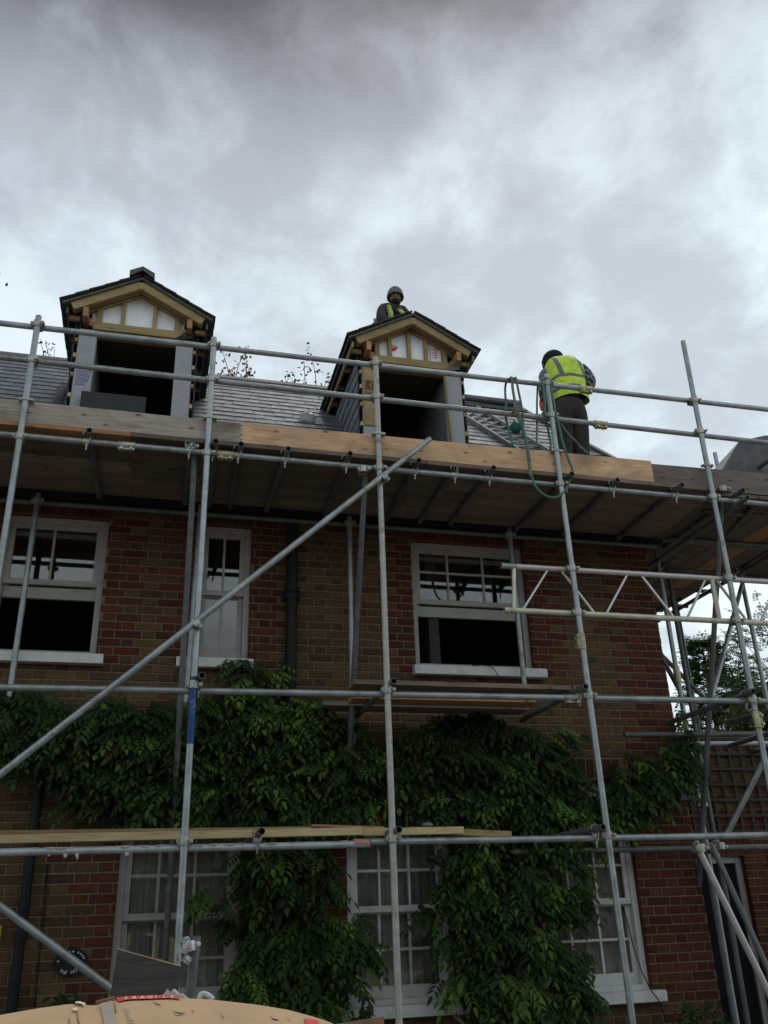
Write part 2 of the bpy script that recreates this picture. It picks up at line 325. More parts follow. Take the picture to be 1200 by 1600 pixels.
M_CARD = simple('cardboard', (.50, .34, .19), .9, nscale=8, var=.10, bstr=.15); M_TAPE = simple('parcel_tape', (.42, .37, .30), .35, nscale=20, var=.1)
M_CARDIN = simple('cardboard_inside', (.28, .18, .10), .9); M_PLASTIC = simple('white_plastic', (.6, .62, .62), .35, nscale=20); M_CLEAR = simple('cloudy_polythene', (.38, .38, .37), .3, nscale=30, var=.3, bstr=.8)
M_GROUND = simple('ground_gravel', (.22, .20, .17), .95, nscale=3, var=.3, bstr=.5); M_TRELLIS = wood('trellis_wood', (.045, .038, .032), (.085, .072, .06), None, varb=.1)
M_TARP = simple('grey_sheeting', (.105, .11, .115), .75, nscale=7, var=.3, bstr=.4); M_STONE = simple('rubble', (.16, .17, .18), .9, nscale=20, bstr=.6); M_MORTLUMP = simple('mortar_lump', (.5, .46, .38), .9, nscale=40)
M_DOOR = simple('dark_door', (.010, .011, .013), .85, 0, .1, nscale=6)

# ------------------------------------------------------------------ ground
g = MB(); g.add([(-300, -300, 0), (300, -300, 0), (300, 600, 0), (-300, 600, 0)], [(0, 1, 2, 3)]); o = g.build('ground', M_GROUND); tag(o, kind='structure')
g = MB(); g.add([(-8, -6, .004), (12, -6, .004), (12, 5.6, .004), (-8, 5.6, .004)], [(0, 1, 2, 3)]); o = g.build('driveway', simple('pale_gravel', (.27, .25, .22), .95, nscale=40)); tag(o, kind='structure')  # unseen driveway, made pale to bounce light onto the facade and deck underside

# ------------------------------------------------------------------ house
HX0, HX1, WY, BY, WT = -3.6, 4.9, 7.7, 14.4, 5.36
house = empty('brick_house', (0.65, 11, 0), 'long brick house with slate roof, two half built dormers and climbing plants', 'house')
OPEN = {'W1': (-1.42, -.53, 3.66, 4.93), 'W2': (.27, .76, 3.66, 4.95), 'W3': (2.31, 3.49, 3.66, 4.93),
        'G1': (-.19, .76, .98, 2.62), 'G3': (1.63, 2.52, .92, 2.62), 'G4': (3.28, 4.27, .92, 2.62), 'W0': (-3.1, -2.3, 3.66, 4.93), 'G0': (-2.9, -1.9, .92, 2.62)}
def wall_sheet(mb, y, x0, x1, z0, z1, opens):
    xs = sorted({x0, x1, *[v for o in opens for v in o[:2]]}); zs = sorted({z0, z1, *[v for o in opens for v in o[2:]]})
    for i in range(len(xs)-1):
        for j in range(len(zs)-1):
            cx, cz = (xs[i]+xs[i+1])/2, (zs[j]+zs[j+1])/2
            if any(o[0] < cx < o[1] and o[2] < cz < o[3] for o in opens): continue
            mb.add([(xs[i], y, zs[j]), (xs[i+1], y, zs[j]), (xs[i+1], y, zs[j+1]), (xs[i], y, zs[j+1])], [(0, 1, 2, 3)], mi=1)
REDS = [(.105, .033, .018), (.092, .027, .015), (.118, .040, .021), (.078, .024, .015), (.098, .035, .019)]
YELS = [(.118, .074, .034), (.104, .062, .030), (.130, .082, .037), (.092, .058, .030), (.116, .064, .030), (.082, .046, .025)]
def jit(c, a=.09):
    k = random.uniform(1-a, 1+a); return tuple(x*k*random.uniform(.96, 1.04) for x in c)
def brickface(mb, x0, x1, z0, z1, opens, y, redfn, period=.3375):
    k0 = int(z0/.075)
    for k in range(k0, int(z1/.075)+1):
        za, zb = k*.075+.005, k*.075+.070
        if zb > z1+.04: break
        off = (k % 2)*period/2 + random.uniform(-.006, .006); x = x0-period+off; s = 0
        while x < x1:
            wd = .225 if s % 2 == 0 else .1125; s += 1
            a, b = x+.005, x+wd-.005; x += wd
            segs = [(max(a, x0), min(b, x1))]
            for o in opens:
                if za < o[3]-.02 and zb > o[2]+.02:
                    ns = []
                    for p, q in segs:
                        if q <= o[0] or p >= o[1]: ns.append((p, q))
                        else:
                            if p < o[0]: ns.append((p, o[0]))
                            if q > o[1]: ns.append((o[1], q))
                    segs = ns
            for p, q in segs:
                if q-p < .02: continue
                c = jit(random.choice(REDS)) if redfn((p+q)/2, (za+zb)/2, k) else jit(random.choice(YELS), .15)
                d = random.uniform(-.0015, .002); zz = random.uniform(-.0012, .0012)
                e = .004
                v = [(p, y, za+zz), (q, y, za+zz), (q, y, zb+zz), (p, y, zb+zz)]
                f_ = [(p+e, y-.008+d, za+zz+e), (q-e, y-.008+d, za+zz+e), (q-e, y-.008+d, zb+zz-e), (p+e, y-.008+d, zb+zz-e)]
                mb.add(v+f_, [(4, 5, 6, 7), (0, 1, 5, 4), (1, 2, 6, 5), (2, 3, 7, 6), (3, 0, 4, 7)], c)
opens = list(OPEN.values())
ARCH = {k: (v[0]-.02, v[1]+.02, v[3], v[3]+.225) for k, v in OPEN.items()}
def red_front(x, z, k):
    if x > HX1-(.50 if k % 2 else .37): return True
    for o in opens:
        if o[2]-.05 < z < o[3]+.05:
            wd = .31 if k % 2 else .20
            if k % 7 == 3: wd += .08
            if o[0]-wd < x < o[1]+wd: return True
    if x < HX0+.5: return True
    if z > WT-.16: return True
    return random.random() < .02
fw = MB()
brickface(fw, HX0, HX1, 0, WT, opens+list(ARCH.values()), WY, red_front)
wall_sheet(fw, WY, HX0, HX1, 0, WT, opens)
for k, (a, b, z0, z1) in ARCH.items():
    n = int((b-a)/.075); 
    for i in range(n):
        p, q = a+(b-a)*i/n+.004, a+(b-a)*(i+1)/n-.004; c = jit(random.choice(REDS), .2)
        m_ = (a+b)/2; sp = ((p+q)/2-m_)*.10
        vs = [(p, WY, z0+.004), (q, WY, z0+.004), (q+sp, WY, z1-.006), (p+sp, WY, z1-.006)]
        fs = [(p+.003, WY-.010, z0+.006), (q-.003, WY-.010, z0+.006), (q+sp-.003, WY-.010, z1-.009), (p+sp+.003, WY-.010, z1-.009)]
        fw.add(vs+fs, [(4, 5, 6, 7), (0, 1, 5, 4), (1, 2, 6, 5), (2, 3, 7, 6), (3, 0, 4, 7)], c)
for o in opens:   # reveals
    a, b, c, d = o; y1 = WY+.12; rc = (.15, .04, .03)
    fw.add([(a, WY, c), (a, y1, c), (a, y1, d), (a, WY, d)], [(0, 1, 2, 3)], rc); fw.add([(b, WY, c), (b, WY, d), (b, y1, d), (b, y1, c)], [(0, 1, 2, 3)], rc)
    fw.add([(a, WY, d), (b, WY, d), (b, y1, d), (a, y1, d)], [(0, 1, 2, 3)], rc); fw.add([(a, WY, c), (a, y1, c), (b, y1, c), (b, WY, c)], [(0, 1, 2, 3)], rc)
fw.build('front_wall', [M_BRICK, M_MORTAR], house)
# side, back walls (side wall bricks run along Y)
sw = MB(); brickface(sw, WY, BY, 0, WT, [], 0, lambda x, z, k: x < WY+(.45 if k % 2 else .34))
sw.v = [(HX1-y, x, z) for x, y, z in sw.v]
sw.add([(HX1-.0, WY, 0), (HX1-.0, BY, 0), (HX1-.0, BY, WT), (HX1-.0, WY, WT)], [(0, 1, 2, 3)], mi=1)
sw.build('side_wall', [M_BRICK, M_MORTAR], house)
bw = MB(); bw.add([(HX1, BY, 0), (HX0, BY, 0), (HX0, BY, WT), (HX1, BY, WT)], [(0, 1, 2, 3)], (.15, .08, .05)); bw.add([(HX0, BY, 0), (HX0, WY, 0), (HX0, WY, WT), (HX0, 11.05, WT+3.3), (HX0, BY, WT)], [(0, 1, 2, 3, 4)], (.15, .08, .05)); bw.build('back_wall', M_BRICK, house)
fl = MB()
for z in (.35, 3.05, 5.30): fl.box(HX0+.02, HX1-.02, WY+.13, BY-.02, z, z+.12)
fl.box(HX0+.02, HX1-.02, 10.6, 10.7, .47, 5.3)
for x in (-1.7, 1.2, 1.35, 3.0-.5): fl.box(x, x+.1, WY+.14, 10.6, .5, 5.28)
fl.build('floor_and_partition', M_DARK, house)
idf = MB(); idf.box(2.86, 2.93, 9.9, 9.96, 3.17, 4.9); idf.box(3.02, 3.05, 9.9, 9.96, 3.17, 4.9); idf.build('inner_door_frame', M_WHITE, house)
for x, y in ((2.4, 8.6), (2.4, 9.4), (-1.2, 8.8), (-1.2, 9.6)):
    q_ = MB(); q_.box(x-.9, x+1.1, y, y+.05, 5.17, 5.28); q_.build('ceiling_joist', M_WDARK, house)
# plinth of wall between front sheet and interior
ib = MB(); wall_sheet(ib, WY+.13, HX0+.01, HX1-.01, .0, 5.29, opens); ib.v = [(x, y, z) for x, y, z in ib.v]; ib.m = [0]*len(ib.m); ib.build('inner_lining', M_DARK, house)
# downpipes
dp = MB(); px_ = 1.13
dp.tube((px_, WY-.085, 5.3), (px_, WY-.085, .1), .052, 16)
for z in (5.05, 4.27, 4.22, 2.4, .9): dp.tube((px_, WY-.085, z), (px_, WY-.085, z+.07), .064, 16); dp.box(px_-.085, px_+.085, WY-.03, WY-.012, z+.01, z+.06)
dp.build('drainpipe', M_BLACK, house)
dp = MB(); px_ = -.84
dp.tube((px_, WY-.075, 2.9), (px_, WY-.075, .1), .038, 14)
for z in (2.75, 1.5): dp.tube((px_, WY-.075, z), (px_, WY-.075, z+.06), .048, 14)
dp.build('drainpipe', M_BLACK, house)
def frame_rect(mb, x0, x1, z0, z1, w, y0, y1, wb=None, wt=None, mi=0):
    wb = wb or w; wt = wt or w
    mb.box(x0, x0+w, y0, y1, z0, z1, mi=mi); mb.box(x1-w, x1, y0, y1, z0, z1, mi=mi)
    mb.box(x0+w, x1-w, y0+.001, y1-.001, z1-wt, z1, mi=mi); mb.box(x0+w, x1-w, y0+.001, y1-.001, z0, z0+wb, mi=mi)
def sash(par, name, x0, x1, z0, z1, y, cols, rows, wb=.05, wt=.045, m=None, ws=.045, pane=True):
    s = MB(); frame_rect(s, x0, x1, z0, z1, ws, y, y+.04, wb, wt)
    ix0, ix1, iz0, iz1 = x0+ws, x1-ws, z0+wb, z1-wt
    for c in cols: s.box(c-.011, c+.011, y+.004, y+.034, iz0, iz1)
    for r in rows: s.box(ix0, ix1, y+.006, y+.032, r-.011, r+.011)
    so = s.build(name, m, par, bevel=.003)
    if pane:
        p = MB(); p.box(ix0-.005, ix1+.005, y+.018, y+.022, iz0-.005, iz1+.005); p.build('pane', M_GLASS, so)
    return so
def window(key, fcols, up_rows, lo, lo_cols, lo_rows, mid, m, sill_z, sill_x, curtain=False, label=None):
    x0, x1, z0, z1 = OPEN[key]; f = MB(); frame_rect(f, x0, x1, z0, z1, .055, WY+.05, WY+.14, .05, .06)
    wo = f.build('window', m, house, bevel=.004)
    if label: wo['label'] = label
    a, b = x0+.055, x1-.055
    sash(wo, 'upper_sash', a, b, mid, z1-.06, WY+.065, fcols, up_rows, m=m)
    if lo == 'open':    # lower sash pushed up behind the upper one; its deep bottom rail shows under the meeting rail
        sash(wo, 'lower_sash', a, b, mid-.115, z1-.12, WY+.108, [], [], wb=.105, m=m, pane=False)
    else:
        sash(wo, 'lower_sash', a, b, z0+.05, mid+.03, WY+.108, lo_cols, lo_rows, wb=.09, m=m)
    s = MB(); s.box(sill_x[0], sill_x[1], WY-.09, WY+.06, sill_z, sill_z+.085)
    s.build('sill', M_WHITE, wo, bevel=.006)
    if curtain:
        c = MB(); n = 90; y = WY+.19
        vs = []
        for i in range(n+1):
            t = i/n; x = a+(b-a)*t; dy = .018*math.sin(t*70)+.012*math.sin(t*31+1)
            vs += [(x, y+dy, z0+.05), (x, y+dy, z1)]
        c.add(vs, [(2*i, 2*i+2, 2*i+3, 2*i+1) for i in range(n)], smooth=True); c.build('curtain', M_CURT, wo)
    return wo
window('W1', [-.99], [], 'open', [], [], 4.30, M_FRAME, 3.575, (-1.50, -.46), label='left upstairs window pushed open with two upper panes')
window('W0', [-2.7], [], 'closed', [-2.7], [], 4.30, M_FRAME, 3.575, (-3.2, -2.2))
window('W2', [.515], [], 'closed', [.515], [], 4.28, M_FRAME, 3.575, (.14, .80), label='narrow upstairs window with four tall panes')
window('W3', [2.70, 3.07], [4.63], 'open', [], [], 4.30, M_FRAME, 3.575, (2.27, 3.58), label='right upstairs window pushed open with six small upper panes')
for key, fc, x in (('G1', [.12, .40], (-.27, .84)), ('G3', [1.92, 2.18], (1.55, 2.60)), ('G4', [3.63, 3.90], (3.2, 4.35)), ('G0', [-2.55, -2.2], (-3, -1.8))):
    window(key, fc, [1.92, 2.22], 'closed', fc, [1.32], 1.60, M_FRAME if key == 'G1' else M_WHITE, OPEN[key][2]-.075, x, True)
# roof
slates_v = [(.138, .154, .176), (.122, .138, .158), (.16, .176, .198), (.106, .12, .14), (.142, .154, .168)]
def slate_field(mb, P, U, V, W_, L_, sw=.25, gauge=.20, nrm=None, skip=None, cols=None, lift=.0):
    U = Vector(U).normalized(); V = Vector(V).normalized(); Nn = (nrm or U.cross(V)).normalized(); P = Vector(P)
    rows = int(L_/gauge)+1
    for r in range(rows):
        x = -(r % 2)*sw/2
        while x < W_:
            a, b = max(x, 0)+.0035, min(x+sw, W_)-.0035; x += sw
            if b-a < .02: continue
            v0 = r*gauge+random.uniform(-.004, .004); v1 = min(v0+gauge*1.9, L_+.005); t0 = .016+random.uniform(0, .004); t1 = .002
            c = P+U*(a+b)/2+V*(v0+gauge/2)
            if skip and skip(c): continue
            q = lambda u, v, h: P+U*u+V*v+Nn*(h+lift)
            k = jit(random.choice(cols or slates_v), .12); tw = random.uniform(-.003, .003)
            vs = [q(a, v0+tw, t0+.007), q(b, v0-tw, t0+.007), q(b, v1, t1+.007), q(a, v1, t1+.007), q(a, v0+tw, t0), q(b, v0-tw, t0), q(b, v1, t1), q(a, v1, t1)]
            mb.add(vs, [(0, 1, 2, 3)], k); mb.add(vs, [(4, 5, 1, 0), (5, 6, 2, 1), (7, 4, 0, 3)], tuple(q_*.35 for q_ in k))  # edge faces darkened in colour so the joints read as shadow lines
EY = 7.52; EZ = roof_z(EY); RY = 11.0; RZ = roof_z(RY); HRX = 5.22      # eaves line, ridge
DC = (-.50, 2.67); DF = 8.50; DW = .61
def in_dormer(c):
    return any(abs(c.x-d) < DW-.03 and c.y > DF+.02 and c.z < 7.72 for d in DC)
rs = MB(); s2 = 2**.5
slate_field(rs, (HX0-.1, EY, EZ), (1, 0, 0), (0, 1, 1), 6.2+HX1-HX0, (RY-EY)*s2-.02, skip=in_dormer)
hip_no = Vector((1, 0.12, 0)); hipA = Vector((HRX, RY, RZ)); hipB = Vector((6.05, EY, EZ))
e = (hipB-hipA); hip_n = Vector((0, 0, 1)).cross(e).normalized(); hip_n = hip_n if hip_n.x > 0 else -hip_n
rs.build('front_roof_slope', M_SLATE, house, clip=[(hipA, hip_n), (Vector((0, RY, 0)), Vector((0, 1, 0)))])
rb = MB()     # boarding under the slates, with holes at the dormers
def rbq(x0, x1, y0, y1, dz=-.03): rb.add([(x0, y0, roof_z(y0)+dz), (x1, y0, roof_z(y0)+dz), (x1, y1, roof_z(y1)+dz), (x0, y1, roof_z(y1)+dz)], [(0, 1, 2, 3)])
YD2 = 10.02
rbq(HX0-.1, 5.3, EY, DF); rbq(HX0-.1, 5.22, YD2, RY)
xs = [HX0-.1, DC[0]-DW+.03, DC[0]+DW-.03, DC[1]-DW+.03, DC[1]+DW-.03, 5.3]
for i in (0, 2, 4): rbq(xs[i], xs[i+1], DF, YD2)
rb.add([(5.3, EY, EZ-.03), (6.0, EY, EZ-.03), (HRX, RY, RZ-.03), (5.3, RY-.4, RZ-.43)], [(0, 1, 2, 3)])
rb.build('roof_boarding', M_DARK, house)
rr = MB(); hy = 2*RY-EY
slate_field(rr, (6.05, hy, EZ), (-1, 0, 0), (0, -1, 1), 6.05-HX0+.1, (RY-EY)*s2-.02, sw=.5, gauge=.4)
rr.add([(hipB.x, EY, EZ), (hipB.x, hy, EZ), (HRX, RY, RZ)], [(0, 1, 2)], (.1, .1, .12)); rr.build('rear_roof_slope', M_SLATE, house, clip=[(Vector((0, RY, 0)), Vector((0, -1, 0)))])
rt = MB(); x = HX0-.1
while x < HRX:
    x1 = min(x+.45, HRX+.05)
    for sgn in (-1, 1):
        rt.add([(x, RY, RZ+.075), (x1-.006, RY, RZ+.075), (x1-.006, RY+sgn*.14, RZ-.055), (x, RY+sgn*.14, RZ-.055), (x, RY, RZ+.055), (x1-.006, RY, RZ+.055), (x1-.006, RY+sgn*.14, RZ-.085), (x, RY+sgn*.14, RZ-.085)],
               [(0, 1, 2, 3), (3, 2, 6, 7), (0, 3, 7, 4), (1, 5, 6, 2)])
    x = x1
rt.build('ridge_tiles', M_RIDGE, house)
lr = MB(); lr.tube((DC[1]+.7, RY-.05, RZ+.115), (HRX-.05, RY-.05, RZ+.10), .055, 12); lr.build('lead_roll', M_LEAD, house)
ht = MB(); ht.bar(hipA+Vector((0, 0, .05)), hipB+Vector((0, 0, .05)), .12, .03); ht.build('hip_cover', M_RIDGE, house)
gt = MB(); gt.tube((HX0-.1, EY-.05, EZ-.03), (HX1+.2, EY-.05, EZ-.03), .05, 12); gt.box(HX0, HX1+.1, EY-.01, EY+.02, EZ-.18, EZ-.02); gt.box(HX0, HX1+.1, EY+.02, WY, EZ-.18, EZ-.165); gt.build('gutter', M_BLACK, house)

# dormers ------------------------------------------------------------------
SL = math.tan(R(29.5))
def dormer(cx, kind):
    # face frame: jambs, head; gable studs; insulation behind; cheeks; roof
    f = MB(); zb = roof_z(DF)-.05; zt = 7.62
    lab = ('left dormer with grey board jambs and white foil gable' if kind == 0 else 'right dormer with yellow jamb board and red printed foil gable')
    jl = M_PLASTER
    # jambs
    ow = .425
    apexz = 8.12
    f.add([(cx-.6, DF+.11, 7.5), (cx+.6, DF+.11, 7.5), (cx+.6, DF+.11, apexz-.6*SL), (cx, DF+.11, apexz), (cx-.6, DF+.11, apexz-.6*SL)], [(0, 1, 2, 3, 4)])
    d = f.build('dormer', M_MEMB, house); d['label'] = lab
    for sg in (-1, 1):
        jm = MB(); jm.box(min(cx+sg*DW, cx+sg*ow), max(cx+sg*DW, cx+sg*ow), DF, DF+.10, zb, 7.53); jm.build('jamb', M_PLASTER, d, bevel=.004)
    # inner lining
    for a_ in (cx+ow+.005, cx-ow-.02):
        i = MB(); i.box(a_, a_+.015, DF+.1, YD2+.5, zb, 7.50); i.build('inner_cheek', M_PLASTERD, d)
    cl = MB(); cl.box(cx-ow-.02, cx+ow+.02, DF+.03, YD2+.9, 7.505, 7.515); cl.build('ceiling', M_DARK, d)
    # head + gable framing
    t = MB(); t.box(cx-.475, cx+.475, DF-.02, DF+.07, 7.535, 7.632)
    apexz = 8.12
    def rake(x): return apexz-abs(x-cx)*SL
    studs = (-.17, .17) if kind == 0 else (-.26, -.02, .19)
    for sx in studs: t.box(cx+sx-.022, cx+sx+.022, DF-.012, DF+.06, 7.632, rake(cx+sx)-.05)
    for sx in (-.42, .42): t.box(cx+sx-.03, cx+sx+.03, DF-.01, DF+.06, 7.632, rake(cx+sx)-.03)
    for sg in (-1, 1):
        t.bar((cx+sg*.0, DF+.02, apexz-.035), (cx+sg*.60, DF+.02, apexz-.035-.60*SL), .08, .06, up=(0, -1, 0) if False else (0, 0, 1))
    t.build('gable_frame', M_TREATED, d, bevel=.003)
    hd = MB(); hd.box(cx-ow-.005, cx+ow+.005, DF+.012, DF+.09, 7.47, 7.533); hd.build('lintel', M_TREATED, d)
    ins = MB()
    if kind == 0: poly = [(-.50, 7.62), (.50, 7.62), (.50, rake(cx+.5)-.03), (0, apexz-.04), (-.50, rake(cx-.5)-.03)]
    else: poly = [(-.47, 7.62), (.47, 7.62), (.47, rake(cx+.47)-.04), (.2, 7.98), (.0, 8.08), (-.26, 7.95), (-.30, 7.88), (-.36, 7.85), (-.47, 7.68)]
    vs = [(cx+a, DF+.035, b) for a, b in poly]; n = len(vs); vs += [(a, DF+.10, b) for a, y, b in vs]
    ins.add(vs, [tuple(range(n)), tuple(reversed(range(n, 2*n)))]+[((k+1) % n, k, n+k, n+(k+1) % n) for k in range(n)])
    io = ins.build('insulation_board', M_FOIL, d)
    # plate ends (orange timber blocks) beside the jamb tops
    for sg in (-1, 1):
        p = MB(); p.box(cx+sg*.555-.028, cx+sg*.555+.028, DF-.15, DF+.3, 7.60, 7.72); p.build('wall_plate_end', M_ORTIM, d, bevel=.003)
        q = MB(); q.box(cx+sg*.50-.02, cx+sg*.50+.02, DF-.03, DF+.0, 7.57, 7.66); q.build('timber_block', M_ORTIM, d, bevel=.003)
    fly = MB()
    fly.add([(cx+.40, DF-.03, 7.52), (cx+.50, DF-.035, 7.60), (cx+.61, DF-.05, 7.64), (cx+.60, DF-.02, 7.56), (cx+.5, DF-.02, 7.53)], [(0, 1, 2, 3, 4)])
    if kind == 0: fly.add([(cx-.47, DF-.03, 7.58), (cx-.58, DF-.035, 7.66), (cx-.62, DF-.04, 7.70), (cx-.60, DF-.02, 7.60)], [(0, 1, 2, 3)])
    fly.build('membrane_flap', M_MEMB if kind == 0 else M_LEAD, d)
    # barge rafters at the front and the inner rafters
    by = DF-.13
    for sg in (-1, 1):
        b_ = MB(); zt_ = 8.105; 
        p0 = Vector((cx+sg*.012, by, zt_)); p1 = Vector((cx+sg*.70, by, zt_-.69*SL))
        b_.bar(p0, p1, .045, .105); b_.build('barge_rafter', M_TREATED if kind == 0 else M_TREATED, d, bevel=.003)
        b2 = MB(); b2.bar(p0+Vector((0, .06, -.015)), p1+Vector((0, .06, -.01)), .03, .07); b2.build('inner_rafter', M_DECKO, d)
        # sprockets under the eaves
        yb = DF-.13
        e_ = MB(); 
        for k in range(6):
            y = yb+.1+k*.40
            if roof_z(y) > 7.75: break
            e_ = MB(); e_.box(min(cx+sg*.62, cx+sg*.74), max(cx+sg*.62, cx+sg*.74), y, y+.04, 7.62, 7.67)
            e_.build('rafter_foot', M_ORTIM if kind == 0 else M_TREATED, d, bevel=.002)
        fs_ = MB(); fs_.box(min(cx+sg*.735, cx+sg*.757), max(cx+sg*.735, cx+sg*.757), yb, 10.35, 7.625, 7.70); fs_.build('fascia', M_TREATED if kind else M_RIDGE, d)
    nt_ = MB(); nt_.box(cx-.035, cx+.035, by-.03, by+.02, 8.04, 8.13); nt_.build('apex_block', M_TREATED, d, bevel=.002)
    # roof: boards and slates, cut where they run into the main slope
    clipp = [(Vector((0, 7.7, 5.38)), Vector((0, 1, -1)).normalized())]
    rf = MB(); over = .80; az = 8.19; y0 = DF-.18; y1 = 10.9
    for sg in (-1, 1):
        a = (cx, az); b = (cx+sg*over, az-over*SL)
        rf.add([(a[0], y0, a[1]), (b[0], y0, b[1]), (b[0], y1, b[1]), (a[0], y1, a[1]), (a[0], y0, a[1]-.03), (b[0], y0, b[1]-.03), (b[0], y1, b[1]-.03), (a[0], y1, a[1]-.03)],
               [(0, 1, 2, 3), (4, 7, 6, 5), (0, 4, 5, 1), (1, 5, 6, 2)], mi=0)
    rfo = rf.build('dormer_roof', M_RIDGE, d, clip=clipp)
    sl = MB()
    for sg in (-1, 1):
        U = Vector((0, 1, 0)); V = Vector((-sg*1, 0, SL)).normalized(); Nn = Vector((sg*SL, 0, 1)).normalized()
        P = Vector((cx+sg*(over+.02), y0-.03, az-(over+.02)*SL+.012))
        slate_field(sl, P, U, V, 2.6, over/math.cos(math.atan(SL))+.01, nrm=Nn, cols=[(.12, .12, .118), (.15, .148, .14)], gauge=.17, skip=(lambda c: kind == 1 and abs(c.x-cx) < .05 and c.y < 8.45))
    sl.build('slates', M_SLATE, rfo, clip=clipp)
    if kind == 0:
        rd = MB(); y = y0-.06
        while y < 10.85:
            y2 = min(y+.45, 10.9)
            for sg in (-1, 1):
                rd.add([(cx, y, az+.105), (cx, y2-.01, az+.105), (cx+sg*.135, y2-.01, az+.03), (cx+sg*.135, y, az+.03), (cx, y, az+.05), (cx, y2-.01, az+.05), (cx+sg*.135, y2-.01, az-.05), (cx+sg*.135, y, az-.05)], [(0, 1, 2, 3), (3, 2, 6, 7), (0, 3, 7, 4), (1, 5, 6, 2)])
            y = y2
        rd.build('dormer_ridge', M_RIDGE, rfo, clip=[(Vector((0, 7.7, 5.5)), Vector((0, 1, -1)).normalized())])
    # slated cheeks
    for sg in (-1, 1):
        ck = MB(); x = cx+sg*(DW+.012); Nn = Vector((sg, 0, 0)); P = Vector((x, DF+.03, roof_z(DF)-.02))
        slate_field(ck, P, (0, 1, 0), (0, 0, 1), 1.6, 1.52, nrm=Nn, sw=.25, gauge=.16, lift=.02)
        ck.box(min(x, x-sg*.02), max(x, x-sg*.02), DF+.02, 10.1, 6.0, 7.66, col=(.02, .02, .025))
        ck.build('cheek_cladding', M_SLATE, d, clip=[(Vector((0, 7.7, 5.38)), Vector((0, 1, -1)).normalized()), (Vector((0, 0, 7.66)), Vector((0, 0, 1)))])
    for sg in (-1, 1):
        for k, z in enumerate((6.45, 6.66, 6.92, 7.16, 7.36)):
            b_ = MB(); b_.box(min(cx+sg*(DW+.004), cx+sg*(DW+.032)), max(cx+sg*(DW+.004), cx+sg*(DW+.032)), DF-.004, DF+.16, z, z+.045)
            b_.build('batten_end', M_YELLOW if k % 2 else M_ORTIM, d)
        # lead soaker along the foot of the cheek
        ls = MB(); x0, x1 = cx+sg*(DW+.01), cx+sg*(DW+.16); y0_, y1_ = DF-.35, 10.0
        ls.add([(x0, y0_, roof_z(y0_)+.03), (x1, y0_, roof_z(y0_)+.03), (x1, y1_, roof_z(y1_)+.03), (x0, y1_, roof_z(y1_)+.03)], [(0, 1, 2, 3)] if sg > 0 else [(3, 2, 1, 0)])
        ls.build('lead_flashing', M_LEAD, d)
    if kind == 1:
        jb = MB(); jb.box(cx-.60, cx-.43, DF-.018, DF-.003, 6.66, 7.52); jb.box(cx-.445, cx-.425, DF-.03, DF-.0185, 6.62, 7.40); jo = jb.build('jamb_board', M_TREATED, d, bevel=.002); jo['label'] = 'yellow board with dark print on the dormer jamb'
        lg = MB(); y = DF-.0205
        lg.box(cx-.60+.02, cx-.455, y, y+.001, 7.13, 7.26); lg.build('printed_mark', M_BROWNINK, jo)
        ch = MB(); ch.bar((cx-.50, y-.002, 7.145), (cx-.525, y-.002, 7.195), .001, .012, up=(0, 0, 1)); ch.bar((cx-.525, y-.002, 7.195), (cx-.50, y-.002, 7.245), .001, .012); ch.build('printed_chevron', M_TREATED, jo)
        text('XTA', .085, (cx-.585, y-.001, 6.985), jo, M_BROWNINK); text('NIA', .05, (cx-.585, y-.001, 7.075), jo, M_BROWNINK)
        st = MB(); st.bar((cx+.435, DF-.012, 6.45), (cx+.40, DF-.012, 7.45), .018, .045, up=(0, 1, 0)); st.build('edge_strip', M_TREATED, d)
        text('rm', .12, (cx+.285, DF+.033, 7.85), io, M_RED, rot=-90)
        rd = MB(); y = DF+.033
        rd.add([(cx-.237, y, 7.752), (cx-.21, y, 7.745), (cx-.185, y, 7.762), (cx-.165, y, 7.785), (cx-.148, y, 7.815), (cx-.172, y, 7.812), (cx-.20, y, 7.800), (cx-.237, y, 7.806)], [tuple(range(8))]); rd.add([(cx-.237, y, 7.82), (cx-.19, y, 7.812), (cx-.155, y, 7.826), (cx-.19, y, 7.828), (cx-.237, y, 7.835)], [tuple(range(5))])
        for k in range(9): rd.add([(cx+.245+random.uniform(0, .01), y, 7.66+k*.022), (cx+.262, y, 7.66+k*.022), (cx+.262, y, 7.672+k*.022), (cx+.245, y, 7.672+k*.022)], [(0, 1, 2, 3)])
        rd.build('red_marking', M_RED, io)
    else:
        bp = MB(); y = DF-.0025
        for k in range(7):
            x = cx-.585; z = 6.98-k*.028; n = 0
            while x < cx-.46-k*.006:
                wd = random.uniform(.008, .022); bp.add([(x, y, z), (x+wd, y, z-.003), (x+wd, y, z+.010), (x, y, z+.013)], [(0, 1, 2, 3)]); x += wd+.006
        pts = [(cx-.59, 7.075), (cx-.53, 7.07), (cx-.48, 7.04), (cx-.44, 6.99)]
        for (a, b), (c, e2) in zip(pts, pts[1:]): bp.add([(a, y, b-.012), (c, y, e2-.012), (c, y, e2+.012), (a, y, b+.012)], [(0, 1, 2, 3)])
        bp.add([(cx-.45, y, 6.955), (cx-.444, y, 6.955), (cx-.474, y, 6.85), (cx-.48, y, 6.85)], [(0, 1, 2, 3)])
        bp.build('blue_print', M_BLUEINK, d)
    return d
